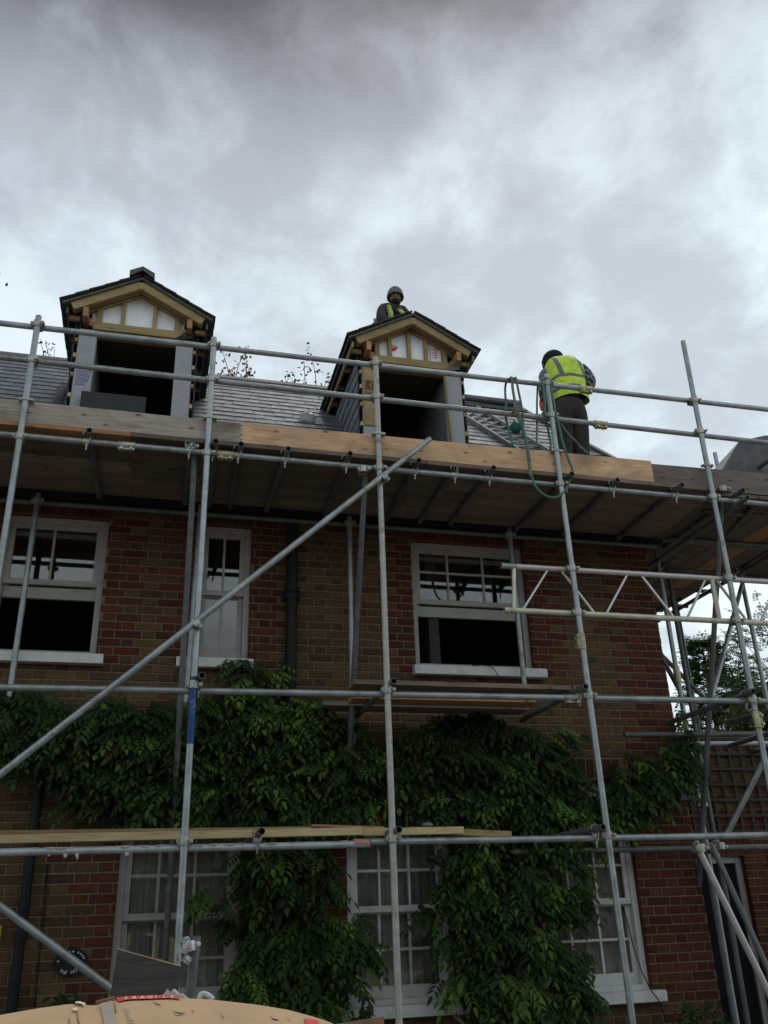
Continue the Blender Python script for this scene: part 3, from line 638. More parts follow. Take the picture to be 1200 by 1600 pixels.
def text(s, size, loc, parent, m, rot=0, name='lettering', nrm=None, xdir=None, extrude=.0006):
    cu = bpy.data.curves.new('t', 'FONT'); cu.body = s; cu.size = size; cu.extrude = extrude
    to = bpy.data.objects.new('t', cu); COL.objects.link(to); bpy.context.view_layer.update()
    me = bpy.data.meshes.new_from_object(to.evaluated_get(bpy.context.evaluated_depsgraph_get())); bpy.data.objects.remove(to)
    me.materials.clear(); me.materials.append(m)
    if nrm is None: Mx = Matrix.Translation(Vector(loc)) @ Matrix.Rotation(R(rot), 4, 'Y') .inverted() @ Matrix.Rotation(R(90), 4, 'X')
    else:
        z = Vector(nrm).normalized(); x = Vector(xdir).normalized(); x = (x-z*x.dot(z)).normalized(); y = z.cross(x)
        Mx = Matrix(((x.x, y.x, z.x, loc[0]), (x.y, y.y, z.y, loc[1]), (x.z, y.z, z.z, loc[2]), (0, 0, 0, 1)))
    me.transform(Mx); return obj(name, me, parent)
dormer(DC[0], 0); dormer(DC[1], 1)

# ------------------------------------------------------------------ scaffold
TR, TI = .02415, .0205
SY, LY, BRY = 6.35, 6.402, 6.298
scaf = empty('scaffold', (1.7, 6.9, 0), 'galvanised tube scaffold along the house front, wrapping round its right corner', 'scaffold')
def tube_part(name, p0, p1, m=None, r=TR, ri=TI, label=None, parent=None):
    b = MB(); b.tube(p0, p1, r, 18, ri); o = b.build(name, m or M_ST, parent or scaf)
    if label: o['label'] = label
    return o
def coupler_mesh():
    b = MB(); b.tube((0, 0, -.026), (0, 0, .026), .0305, 18, .0245); b.tube((-.026, .052, 0), (.026, .052, 0), .0305, 18, .0245)
    b.box(-.016, .016, .022, .032, -.02, .02)
    b.box(.026, .05, -.014, .014, -.013, .013); b.tube((.040, -.035, 0), (.040, .03, 0), .007, 8); b.tube((.040, -.035, 0), (.040, -.022, 0), .013, 6)
    b.box(-.045, -.026, -.012, .012, -.016, .016); b.tube((-.038, -.02, 0), (-.038, .02, 0), .010, 8)
    b.box(-.014, .014, .04, .066, .026, .048); b.tube((0, .02, .038), (0, .085, .038), .007, 8); b.tube((0, .02, .038), (0, .034, .038), .012, 6)
    return b.mesh('coupler', M_FIT, bevel=.002)
ME_COUP = coupler_mesh()
def clip_mesh():     # putlog clip: hook over the transom, bolt hanging below the ledger
    b = MB()
    pts = [Vector((.0, math.cos(a)*0-.034, 0)) for a in (0,)]
    arc = [(0.030*math.cos(t), -.034, .048+.030*math.sin(t)) for t in np.linspace(-.3, math.pi+.3, 10)]
    b.path(arc, .005, 6)
    b.path([arc[0], (.026, -.036, .0), (.014, -.036, -.03), (.010, -.03, -.045)], .005, 6)
    b.tube((.008, -.028, -.03), (.004, -.026, -.085), .006, 8); b.tube((.006, -.027, -.045), (.005, -.027, -.058), .012, 6)
    b.tube((-.022, 0, 0), (.022, 0, 0), .029, 16, .0245)
    return b.mesh('putlog_clip', M_FIT)
ME_CLIP = clip_mesh()
def sleeve_mesh():
    b = MB(); b.tube((-.065, 0, 0), (.065, 0, 0), .030, 18, .0245); b.box(-.062, .062, -.018, .018, -.043, -.028)
    for x in (-.035, .035): b.tube((x, -.03, -.036), (x, .03, -.036), .008, 8); b.tube((x, -.036, -.036), (x, -.024, -.036), .014, 6)
    for x in (-.06, 0, .06): b.tube((x-.004, 0, 0), (x+.004, 0, 0), .033, 18, .029)
    return b.mesh('sleeve_coupler', M_FITY, bevel=.0015)
ME_SLV = sleeve_mesh()
def coup(parent, p, rz=0, tilt=0, flip=False):
    return obj('coupler', ME_COUP, parent, Matrix.Translation(Vector(p)) @ Matrix.Rotation(rz, 4, 'Z') @ Matrix.Rotation(tilt, 4, 'Y') @ Matrix.Diagonal((1.12, 1.0, 1.12, 1)))
def sleeve(parent, p, d, m=None):
    q = Vector(d).to_track_quat('X', 'Z').to_matrix().to_4x4(); me = ME_SLV
    if m: me = ME_SLV.copy(); me.materials.clear(); me.materials.append(m)
    return obj('sleeve_coupler', me, parent, Matrix.Translation(Vector(p)) @ q)
def Lz(z, x): return z
# standards, outer row (front)
SX = {'A': -1.17, 'B': .26, 'C': 1.67, 'D': 3.325, 'E': 4.84}
tops = {'A': 6.10, 'B': 6.09, 'C': 6.08, 'D': 6.12, 'E': 6.71}
pix = {'A': ((60, 498), (15, 787)), 'B': ((334, 537), (277, 1501)), 'C': ((587, 567), (623.4, 1591)), 'D': ((855, 597), (988.5, 1598)), 'E': ((1067.5, 535), (1195, 1190))}
STD = {}
LED = [(2.07, LY), (3.115, LY), (4.985, LY), (5.68, LY), (6.025, LY)]
for k, (a, b) in pix.items():
    p, q = at(*a, SY), at(*b, SY); d = (q-p)/(q.z-p.z)
    top = p+d*(tops[k]-p.z); bot = p+d*(.02-p.z)
    o = tube_part('standard', top, bot, M_STR if k == 'C' else M_ST, label={'A': 'leftmost front standard', 'B': 'front standard with a blue painted length', 'C': 'rust stained front standard in the middle', 'D': 'front standard with the green rope on top', 'E': 'tallest front standard at the right'}[k])
    STD[k] = (o, p, d)
    for z, _ in LED:
        if k == 'E' and z == 5.68: pass
        coup(o, p+d*(z-p.z), rz=random.uniform(-.1, .1))
    zt = 5.31; c = p+d*(zt-p.z)      # toe board clamp
    cb = MB(); cb.tube(c-Vector((0, 0, .012)), c+Vector((0, 0, .012)), .031, 16, .0245); cb.box(c.x+.02, c.x+.06, c.y-.02, c.y+.03, c.z-.01, c.z+.008); cb.box(c.x-.05, c.x-.025, c.y-.01, c.y+.03, c.z-.008, c.z+.008); cb.build('board_clamp', M_FIT, o)
def stdp(k, z): o, p, d = STD[k]; return p+d*(z-p.z)
bl = MB(); bl.tube(stdp('B', 3.17), stdp('B', 2.70), TR+.0012, 18); bl.build('blue_paint_band', M_BLUE, STD['B'][0])
pk = MB(); pk.tube(stdp('C', 5.03), stdp('C', 4.97), TR+.004, 18); pk.build('pink_tape', M_PINKS, STD['C'][0])
# ledgers and guard rails of the front
def ledger(name, z, y, x0, x1, m=None, label=None, px=None):
    if px: p, q = at(*px[0], y), at(*px[1], y); d = (q-p)/(q.x-p.x); p0, p1 = p+d*(x0-p.x), p+d*(x1-p.x)
    else: p0, p1 = Vector((x0, y, z)), Vector((x1, y, z))
    return tube_part(name, p0, p1, m, label=label), p0, p1
gr1 = ledger('guard_rail', 0, LY, -3.2, 6.42, label='top guard rail', px=((0, 505), (1200, 640)))
gr2 = ledger('guard_rail', 0, LY, -3.2, 6.42, label='middle guard rail', px=((0, 558), (1200, 692)))
dl = ledger('ledger', 0, LY, -3.2, 6.42, label='ledger carrying the top deck', px=((0, 678), (1200, 788)))
ml = ledger('ledger', 0, LY, -3.2, 6.42, label='middle ledger', px=((0, 1074), (1200, 1096)))
ll = ledger('ledger', 0, LY, -1.9, 1.52, m=M_MORTARED, label='lower ledger splashed with mortar', px=((0, 1332), (612, 1318)))
ll2 = ledger('ledger', 0, LY, 1.525, 6.42, label='lower ledger', px=((612, 1315), (1200, 1305)))
for px_x, which, mm in ((915, gr1, M_FITY), (938, gr2, M_FITY), (198, dl, M_FIT), (352, dl, M_FITY), (893, ml, M_FIT)):
    o, p0, p1 = which; d = p1-p0
    best = min((abs((at(px_x, 700, LY)-(p0+d*t)).x), t) for t in np.linspace(0, 1, 2000))[1]
    # find the point of the rail that shows at that column
    def colx(t):
        v = p0+d*t-CP; return 600+FPX*v.dot(_r2)/v.dot(_f)
    best = min(np.linspace(0, 1, 3000), key=lambda t: abs(colx(t)-px_x)); sleeve(o, p0+d*best, d, mm)
pt = MB(); a = at(553, 1317, LY); b = at(577, 1317, LY); pt.tube(a, b, TR+.003, 18); pt.build('pink_tape', M_PINKS, ll[0])
ls = MB()
for i in range(46):
    px_ = random.choice([random.uniform(20, 300), random.uniform(40, 230), random.uniform(300, 540)]); p = at(px_, 1332-px_*.0229, LY); ang = random.uniform(-.9, .5)
    ls.sphere(p+Vector((0, math.sin(ang)*TR-.004, math.cos(ang)*TR*.86)), random.uniform(.007, .016), 5, sc_=(2.4, 1, .32))
for px_, dz, r_ in ((103, -.030, .013), (121, -.028, .012), (199, -.026, .015), (77, -.026, .008), (122, -.045, .007), (202, -.016, .012)): ls.sphere(at(px_, 1331-px_*.022, LY-.01)+Vector((0, 0, dz)), r_, 5, sc_=(1, .6, 1.3))
ls.build('mortar_splashes', M_MORTLUMP, ll[0])
# transoms under the deck (poke out at the front)
IY = 7.55
DLZ = lambda x: dl[1].z+(dl[2].z-dl[1].z)*(x-dl[1].x)/(dl[2].x-dl[1].x)
for px_, py_ in ((-150, 655), (138, 680), (300, 688), (337, 693), (377, 693), (451, 705), (547, 712), (655, 722), (718, 728), (772, 732), (892, 737), (967, 752), (1065, 758), (1160, 770)):
    x = at(px_, py_, 6.28).x; z = DLZ(x)+.049; skew = random.uniform(-.05, .05)
    y0 = 6.28+random.uniform(-.02, .02) if px_ not in (300, 718) else 6.36
    tr = tube_part('transom', (x, y0, z), (x+skew, 7.62+random.uniform(-.02, .05), z), M_STD)
    obj('putlog_clip', ME_CLIP, tr, Matrix.Translation((x-.02, LY, DLZ(x))))
for py_z, pxs, zz in ((3.165, (315, 616, 915, 1175), 3.165), (2.12, (409, 624, 944), 2.12)):
    for i, px_ in enumerate(pxs):
        x = at(px_, {3.165: 1070, 2.12: 1303}[py_z], 6.27).x
        tr = tube_part('transom', (x, 6.27, zz), (x, 7.60 if zz > 3 else 7.5, zz), M_STD)
        obj('putlog_clip', ME_CLIP, tr, Matrix.Translation((x-.02, LY, zz-.049)))
# inner row: ledgers and hangers
il = tube_part('inner_ledger', (-3.2, 7.57, 4.99), (4.95, 7.57, 4.99), M_STD); il2 = tube_part('inner_ledger', (-3.2, 7.50, 3.07), (1.6, 7.50, 3.07), M_STD) if False else None
for x, zb, mm in ((-1.14, 3.19, M_ST), (1.66, 2.2, M_ST), (3.29, 3.32, M_ST)):
    o = tube_part('inner_standard', (x, 7.52, 5.05), (x, 7.52, zb), mm); coup(o, (x, 7.52, 4.99))
o = tube_part('inner_standard', at(314, 790, 7.5), at(290, 1105, 7.5), M_ST)
for a, b, nm in (((571, 735), (546, 1170), 'x'), ((305, 700), (270, 1300), 'y'), ((1129, 765), (1100, 1250), 'z')):
    p = at(*a, 6.45); q0 = at(*b, 7.45); o = tube_part('ledger_brace', p, p+(q0-p)*1.35, M_STD)
    coup(o, p+Vector((-.03, -.05, -.02)))
# front diagonal braces
o = tube_part('diagonal_brace', at(672, 686, BRY), at(-60, 1257, BRY), M_ST, label='long diagonal brace across the front')
for pp in ((600, 746), (307, 975)):
    c = at(*pp, BRY); obj('coupler', ME_COUP, o, Matrix.Translation(c) @ Matrix.Rotation(R(38), 4, 'Y'))
o = tube_part('diagonal_brace', at(-60, 1372, BRY), at(235, 1590, BRY), M_ST, label='lower diagonal brace at bottom left')
o = tube_part('diagonal_brace', at(1094, 1332, 6.30), at(1215, 1580, 6.30), M_ALU, label='bright diagonal brace at bottom right'); coup(o, at(1095, 1325, 6.31))
# lattice beam
LBT, LBB = ((783, 884), (1200, 909)), ((788, 953), (1200, 974))
LBY = 6.405
def onl(pp, x, Y=LBY):
    (x0, y0), (x1, y1) = pp; return at(x, y0+(y1-y0)*(x-x0)/(x1-x0), Y)
a, b = onl(LBT, 783), onl(LBT, 1200); beam = tube_part('lattice_beam', a, a+(b-a)*1.25, M_ALUP, label='aluminium lattice beam', ri=.0205)
a, b = onl(LBB, 788), onl(LBB, 1200); tube_part('bottom_chord', a, a+(b-a)*1.25, M_ALUY, parent=beam)
for x0, x1 in ((857, 816), (875, 930), (981, 946), (1000, 1054), (1103, 1073), (1117, 1169), (1216, 1188)):
    lt = MB(); lt.tube(onl(LBT, x0), onl(LBB, x1), .0125, 4); lt.build('lattice_web', M_ALU, beam)
lt = MB(); lt.tube(onl(LBT, 803), onl(LBB, 803), .017, 12); lt.build('lattice_post', M_ALUY, beam); lt = MB(); lt.tube(onl(LBT, 1112), onl(LBB, 1124), .022, 12); lt.build('lattice_post', M_ALUY, beam)
e = MB(); a = onl(LBT, 783); b = onl(LBT, 806); e.tube(a, b, TR+.0015, 18, TI); e.build('grey_tube_end', M_ST, beam)
for k, xs_ in (('D', ((893, 888), (905, 957))), ('E', ((1142, 903), (1154, 969)))):
    for (u, v) in xs_: coup(STD[k][0], stdp(k, at(u, v, SY).z))
# sleeve on standard D
sleeve(STD['D'][0], stdp('D', at(911, 1003, SY).z), STD['D'][2])
sleeve(STD['E'][0], stdp('E', at(1190, 1125, SY).z), STD['E'][2])
# right-hand return: tubes round the corner
ret = [('standard', (6.35, 8.15, 6.55), (6.35, 8.15, .02), M_ST), ('standard', (5.10, 7.82, 5.2), (5.10, 7.82, .02), M_ST), ('standard', (5.42, 8.15, 5.2), (5.42, 8.15, .02), M_STD), ('standard', (6.36, 9.5, 5.2), (6.36, 9.5, 3.0), M_STD),
       ('standard', (6.36, 6.40, 6.7), (6.36, 6.40, .02), M_ST),
       ('ledger', (6.33, 6.2, 4.98), (6.33, 10.4, 4.98), M_STD), ('ledger', (5.08, 6.2, 4.93), (5.08, 10.4, 4.93), M_STD), ('guard_rail', (6.38, 6.3, 6.02), (6.38, 8.6, 6.02), M_STD),
       ('ledger', (6.33, 6.3, 3.06), (6.33, 10.2, 3.06), M_STD), ('ledger', (4.2, 7.45, 3.02), (6.6, 7.45, 3.06), M_STD), ('ledger', (5.2, 8.1, 3.06), (6.6, 8.1, 3.08), M_ST), ('inner_ledger', (3.0, 7.45, 2.03), (6.6, 7.45, 2.03), M_STD)]
for nm, a, b, m in ret: tube_part(nm, a, b, m)
for y in (6.75, 7.5, 8.3, 8.9, 9.4, 9.9): tube_part('transom', (4.98, y, 5.04), (6.5, y+random.uniform(-.1, .1), 5.04), M_STD)
for a, ya, b, yb, m in (((1159, 915), 8.1, (1112, 1090), 7.9, M_ST), ((1196, 1185), 6.9, (1135, 1305), 7.3, M_ST), ((1020, 1010), 8.3, (1105, 1095), 8.6, M_STD), ((1030, 1020), 7.9, (1068, 1090), 7.9, M_STD),
                        ((1136, 1129), 7.2, (1215, 1109), 6.3, M_STD), ((1140, 1165), 7.8, (1215, 1142), 6.6, M_STD), ((1112, 1320), 7.3, (1215, 1548), 6.9, M_STD), ((1105, 1347), 7.6, (1150, 1610), 7.6, M_STD), ((1124, 1340), 7.4, (1170, 1610), 7.4, M_STD),
                        ((1000, 840), 7.7, (1070, 870), 7.9, M_STD), ((1015, 960), 9.8, (1062, 936), 9.0, M_STD), ((1160, 890), 8.1, (1205, 850), 7.7, M_STD), ((1040, 880), 8.0, (1012, 905), 8.2, M_STD), ((1085, 780), 6.9, (1010, 905), 8.6, M_STD), ((1180, 790), 6.5, (1070, 905), 8.8, M_STD)):
    tube_part('brace', at(*a, ya), at(*b, yb), m)
gs = MB(); gs.tube(Vector((5.10, 7.82, 3.62)), Vector((5.10, 7.82, 3.78)), .034, 14); gs.build('sleeve_coupler', M_FITY, scaf)
for p in ((1100, 1256, 7.5), (1118, 1326, 7.45), (1127, 1322, 7.4)): coup(scaf, at(*p), rz=random.uniform(0, 3), tilt=random.uniform(0, 1))

# ------------------------------------------------------------------ boards
def board(name, x0, x1, y0, y1, z0, z1, m, label, cat, group=None, M=None, bevel=.004):
    b = MB(); b.box(x0, x1, y0, y1, z0, z1, M=M); o = b.build(name, m, bevel=bevel); tag(o, label, cat, group); return o
DZ = lambda x: DLZ(x)+.049+.0245
kk = 0
pos = ['outermost', 'second from outside', 'middle', 'fourth from outside', 'innermost']
for r in range(5):
    y0 = 6.375+r*.238; segs = [(-3.25, -.35+.1*(r % 2)), (-.347+.1*(r % 2), 2.1+.3*(r % 3)), (2.103+.3*(r % 3), 4.90)]
    for s_, (x0, x1) in enumerate(segs):
        za, zb = DZ(x0), DZ(x1); b = MB(); y1 = y0+.228
        b.add([(x0, y0, za), (x1, y0, zb), (x1, y1, zb), (x0, y1, za), (x0, y0, za+.038), (x1, y0, zb+.038), (x1, y1, zb+.038), (x0, y1, za+.038)], [(0, 3, 2, 1), (4, 5, 6, 7), (0, 1, 5, 4), (2, 3, 7, 6), (1, 2, 6, 5), (3, 0, 4, 7)])
        o = b.build('scaffold_board', M_DECKO if (r == 0 and s_ == 0) else M_DECK, bevel=.003)
        tag(o, f"{pos[r]} deck board of the top scaffold {['left of the left dormer foot', 'below the gap between the dormers', 'below and right of the right dormer'][s_]}", 'scaffold board', 'deck boards of the top scaffold lift')
zz = DZ(5.6)
for i in range(6):
    x0 = 4.93+i*.232
    o = board('scaffold_board', x0, x0+.222, 6.43+(0 if i < 6 else .3), 9.9+random.uniform(-.25, .25), zz-.01 if i else zz-.01, zz+.028, M_DECKO if i == 4 else M_DECK, f"return deck board, {['nearest the house wall', 'second from the wall', 'third from the wall', 'fourth from the wall', 'fifth from the wall', 'farthest from the wall'][i]}, round the right corner", 'scaffold board', 'deck boards round the right corner')
def toe(p0, p1, h, y, m, label, thick=.038):
    b = MB(); a = Vector(p0); c = Vector(p1); x0, x1 = a.x, c.x
    za, zb = DZ(x0)+.039, DZ(x1)+.039; vs = [(x0, y, za), (x1, y, zb), (x1, y+thick, zb), (x0, y+thick, za), (x0, y, a.z), (x1, y, c.z), (x1, y+thick, c.z), (x0, y+thick, a.z)]
    b.add(vs, [(0, 3, 2, 1), (4, 5, 6, 7), (0, 1, 5, 4), (2, 3, 7, 6), (1, 2, 6, 5), (3, 0, 4, 7)]); o = b.build('toe_board', m, bevel=.004); return tag(o, label, 'toe board', 'toe boards along the top deck edge')
TY = 6.384
toe(at(-160, 606, TY), at(377, 661, TY), .213, TY, M_WGREY, 'grey weathered toe board below the left dormer')
toe(at(379, 660, TY), at(1017, 720, TY), .213, TY, M_WORANGE, 'fresh orange pine toe board in the middle of the deck edge')
toe(at(990, 722, TY+.045), at(1260, 745, TY+.045), .225, TY+.045, M_WDARK, 'dark brown toe board at the right end of the deck edge')
board('scaffold_board', 1.45, 3.25, 6.50, 6.72, 3.19, 3.228, M_DECK, 'outer dark board of the low platform under the six pane window', 'scaffold board', 'boards of the low platform')
board('scaffold_board', 1.35, 3.2, 7.26, 7.48, 3.19, 3.228, M_WDARK, 'inner dark board of the low platform under the six pane window', 'scaffold board', 'boards of the low platform')
board('scaffold_board', 1.55, 3.15, 6.98, 7.2, 3.19, 3.228, M_DECKO, 'middle board with orange edge on the low platform', 'scaffold board', 'boards of the low platform')
# timbers on the lower ledger's transoms
def timber(a, b, Y, h, w, m, label):
    p, q = at(*a, Y), at(*b, Y); mb = MB(); mb.bar(p-Vector((0, 0, h/2)), q-Vector((0, 0, h/2)), w, h); o = mb.build('timber_length', m, bevel=.003); return tag(o, label, 'timber', 'pale timbers laid on the lower scaffold tubes')
timber((-80, 1307), (532+33, 1293), 6.52, .052, .075, M_YELLOW, 'longest front pale timber ending beside the pink taped tube')
timber((-80, 1299), (540, 1291), 6.72, .045, .05, M_TREATED, 'back pale timber running left behind the longest one')
timber((566, 1295), (722, 1292), 6.62, .050, .075, M_YELLOW, 'short pale timber between the two right timbers')
timber((640, 1292), (797, 1299), 6.72, .045, .06, M_TREATED, 'rightmost pale timber with a dark end')
timber((487, 1288), (600, 1292), 6.66, .018, .05, M_ORTIM, 'thin orange lath on top of the pale timbers')
st = MB(); c = at(668, 1289, 6.62); st.sphere(c, .035, 6, sc_=(1.2, .7, .5)); st.v = [(x+random.uniform(-.006, .006), y, z+random.uniform(-.006, .006)) for x, y, z in st.v]; tag(st.build('rubble_lump', M_STONE), 'small grey lump of rubble lying on the pale timber', 'rubble')

# ------------------------------------------------------------------ things on the roof and deck
# roof ladder
A0, A1 = on_roof(724, 650, .06), on_roof(803, 700, .06); B0, B1 = on_roof(744, 637, .06), on_roof(848, 700, .06)
ld = MB(); upn = (0, -1, 1)
lroot = empty('roof_ladder', A1, 'aluminium ladder lying aslant on the slates right of the right dormer', 'ladder')
for p, q in ((A0, A1), (B0, B1)):
    s = MB(); s.bar(p, q+(q-p)*.25, .025, .07, up=upn); s.build('stile', M_STD2, lroot)
for i in range(11):
    t = .04+i*.115; s = MB(); s.tube(A0+(A1-A0)*t, B0+(B1-B0)*t, .014, 10); s.build('rung', M_STD2, lroot)
# polythene bag on the slates
bg = MB(); c = on_roof(481, 655, .04); bg.sphere(c, .13, 9, sc_=(.85, .5, .75)); bg.v = [(x+random.uniform(-.012, .012), y+random.uniform(-.012, .012), z+random.uniform(-.015, .015)) for x, y, z in bg.v]
bg.add([c+Vector((.05, -.08, -.06)), c+Vector((.20, -.10, -.10)), c+Vector((.12, -.10, -.02))], [(0, 1, 2)]); bg.add([c+Vector((-.05, -.08, -.06)), c+Vector((-.17, -.10, -.11)), c+Vector((-.12, -.08, -.05))], [(0, 1, 2)])
tag(bg.build('plastic_bag', M_CLEAR), 'crumpled cloudy polythene bag lying on the slates left of the right dormer', 'bag')
sl = MB(); a, b = on_roof(101, 601, .05), on_roof(87, 634, .05); sl.bar(a, b, .10, .012, up=(0, -1, 1)); tag(sl.build('slate_offcut', simple('green_slate', (.035, .042, .038), .6)), 'dark narrow slate strip lying on the roof beside the left dormer', 'slate')
pn = MB(); pn.box(-1.00, -.34, 8.42, 8.445, 6.20, 6.695); tag(pn.build('dark_panel', simple('dark_panel', (.022, .023, .025), .6), bevel=.003), 'dark flat panel standing in the opening of the left dormer', 'panel')
# grey sheeted heap on return deck
hp = MB(); Y0, Y1 = 7.3, 8.3; base = 5.11
a = at(1118, 745, 7.3); b = at(1147, 695, 7.6); c = at(1187, 686, 7.6)
x0 = 5.55; x1 = 6.3
prof = [(a.x-.05, base), (a.x, a.z-.12), (b.x, b.z), (c.x, c.z), (7.0, c.z+.03), (7.05, base)]
vs = [(x, 7.5, z) for x, z in prof]+[(x+.12, 8.2, z*.0+z) for x, z in prof]; n = len(prof)
hp.add(vs, [tuple(range(n)), tuple(reversed(range(n, 2*n)))]+[((k+1) % n, k, n+k, n+(k+1) % n) for k in range(n)])
tag(hp.build('sheeted_stack', M_TARP, bevel=.02), 'grey sheeted stack with a sloping side behind the dark toe board at far right', 'stack')
tag(board('loading_bay_boards', 6.36, 7.4, 7.3, 8.4, 5.06, 5.10, M_DECK, 'small boarded bay carrying the grey sheeted stack', 'platform'))
for y in (7.4, 8.3): tube_part('transom', (5.0, y, 5.035-.02), (7.5, y, 5.035-.02), M_STD)
tube_part('standard', (7.42, 7.4, 5.2), (7.42, 7.4, .02), M_STD); tube_part('standard', (7.42, 8.3, 5.2), (7.42, 8.3, .02), M_STD)

# rope --------------------------------------------------------------------
def smooth_pts(pts, n=6):
    P = [Vector(p) for p in pts]; P = [P[0]*2-P[1]]+P+[P[-1]*2-P[-2]]; out_ = []
    for i in range(1, len(P)-2):
        for k in range(n):
            t = k/n; a, b, c, d = P[i-1:i+3]
            out_.append(.5*((2*b)+(c-a)*t+(2*a-5*b+4*c-d)*t*t+(3*b-a-3*c+d)*t*t*t))
    out_.append(P[-2]); return out_
rope = empty('rope', at(805, 640, 6.34), 'green rope looped over the top guard rail and hanging below the deck edge', 'rope')
RYF = 6.33
def strand(px, Y=RYF, r=.011, m=M_ROPE, nm='rope_strand'):
    b = MB(); b.path(smooth_pts([at(p[0], p[1], p[2] if len(p) > 2 else Y) for p in px]), r, 8); b.build(nm, m, rope)
strand([(799, 597, 6.40), (795, 592, 6.37), (790, 601, 6.45), (789.5, 617), (791, 632), (790, 650), (795, 672), (801, 697, 6.37)], Y=6.44)
strand([(797, 591, 6.42), (800, 591, 6.37), (801, 607), (804, 625), (805, 637), (808, 645), (812, 660), (817, 675), (822, 690), (826, 720), (829, 745)], r=.013, m=M_ROPEB)
strand([(803, 592, 6.41), (806, 591), (809, 606), (814, 630), (817, 650), (818, 670), (823, 690), (827, 715), (830, 741), (838, 762), (850, 773), (862, 777.5), (874, 775), (886, 762), (893, 742), (894, 733), (886, 712), (879, 690), (873, 664), (868, 645), (863, 620), (859, 600), (857, 592), (851, 591), (846, 595)])
strand([(812, 650), (817, 672), (822, 690), (827, 720)], Y=6.32)
strand([(840, 604), (839, 630), (839, 660), (838.5, 700, 6.37)], Y=6.45, r=.010)
strand([(845, 598), (849, 615), (851, 640), (855, 665), (860, 690), (860, 702, 6.37)], Y=6.44)
strand([(847, 596), (850, 612), (852, 630), (850, 650)], Y=6.31, r=.011)
strand([(861, 606), (866, 630), (870, 655), (876, 662), (886, 676), (897, 687), (905, 696), (919, 709, 6.37)], Y=6.42, r=.010)
kb = MB()
for k in range(14):
    a = random.random()*6.28; p = at(806, 641, RYF); q = p+Vector((random.uniform(-.018, .018), random.uniform(-.015, .015), random.uniform(-.045, .045))); kb.path(smooth_pts([q, q+Vector((.03*math.cos(a), -.015, .03*math.sin(a))), q+Vector((.02*math.cos(a+2), .01, .03*math.sin(a+2)))], 4), .010, 6)
kb.build('rope_knot', M_ROPEB, rope)
tb = MB(); c = at(805, 668, RYF)
for k in range(150):
    a = random.random()*6.28; r_ = random.random(); e_ = c+Vector((math.cos(a)*.045*r_, math.sin(a)*.03*r_, random.uniform(-.06, -.02))); tb.path([c+Vector((0, 0, .07)), c+Vector((math.cos(a)*.05*r_, math.sin(a)*.03*r_, .02)), e_], .004, 4)
tb.sphere(c, .034, 8, sc_=(1, .8, 1.4)); tb.build('rope_tassel', M_TEAL, rope)

# ------------------------------------------------------------------ people
def skin(name, pts, edges, m, parent=None, root=None, sub=2, smooth_it=True):
    """pts: {name: (pos, rx, ry)}; grows one continuous surface round the skeleton"""
    names = list(pts); idx = {k: i for i, k in enumerate(names)}
    me = bpy.data.meshes.new('sk'); me.from_pydata([tuple(pts[k][0]) for k in names], [(idx[a], idx[b]) for a, b in edges], []); me.update()
    o = bpy.data.objects.new('sk', me); COL.objects.link(o)
    md = o.modifiers.new('s', 'SKIN'); md.use_smooth_shade = True
    for k in names:
        d = me.skin_vertices[0].data[idx[k]]; r = pts[k][1:]; d.radius = (r[0], r[1] if len(r) > 1 else r[0]); d.use_root = (k == (root or names[0]))
    sm = o.modifiers.new('u', 'SUBSURF'); sm.levels = sub; sm.render_levels = sub
    bpy.context.view_layer.update()
    res = bpy.data.meshes.new_from_object(o.evaluated_get(bpy.context.evaluated_depsgraph_get())); bpy.data.objects.remove(o)
    res.materials.clear(); res.materials.append(m)
    for p in res.polygons: p.use_smooth = True
    return res
def head_mesh(c, fwd, up, r=.105, m=None):
    """head with brow, eye sockets, nose, mouth, chin and ears, facing fwd"""
    b = MB(); f = Vector(fwd).normalized(); u = Vector(up); u = (u-f*u.dot(f)).normalized(); s = f.cross(u); n = 22; vs = []; fs = []
    for i in range(n+1):
        t = math.pi*i/n
        for k in range(2*n):
            p = math.pi*k/n; x, y, z = math.sin(t)*math.cos(p), math.sin(t)*math.sin(p), math.cos(t)   # x forward
            rr = 1.0; wx, wy, wz = x*1.0, y*.76, z*1.22
            if z < 0: wy *= 1+.28*z; wx *= 1+.10*z
            g = lambda cx_, cz_, cy_, sx, sz, sy: math.exp(-((y-cy_)/sy)**2-((z-cz_)/sz)**2) if x > 0 else 0
            wx += .20*g(0, -.12, 0, 1, .17, .13)+.05*g(0, -.42, 0, 1, .09, .22)-.09*g(0, .08, .34, 1, .12, .17)-.09*g(0, .08, -.34, 1, .12, .17)+.05*g(0, .25, 0, 1, .10, .6)+.08*g(0, -.75, 0, 1, .14, .25)
            vs.append(Vector(c)+(f*wx+s*wy+u*wz)*r)
    for i in range(n):
        for k in range(2*n):
            k2 = (k+1) % (2*n); fs.append((i*2*n+k, (i+1)*2*n+k, (i+1)*2*n+k2, i*2*n+k2))
    b.add(vs, fs, (.2, .1, .06), 0, True)
    for sg in (-1, 1): b.sphere(Vector(c)+s*sg*.079*r/.105+u*(-.005), .022, 5, sc_=(.9, .6, 1.4))
    return b
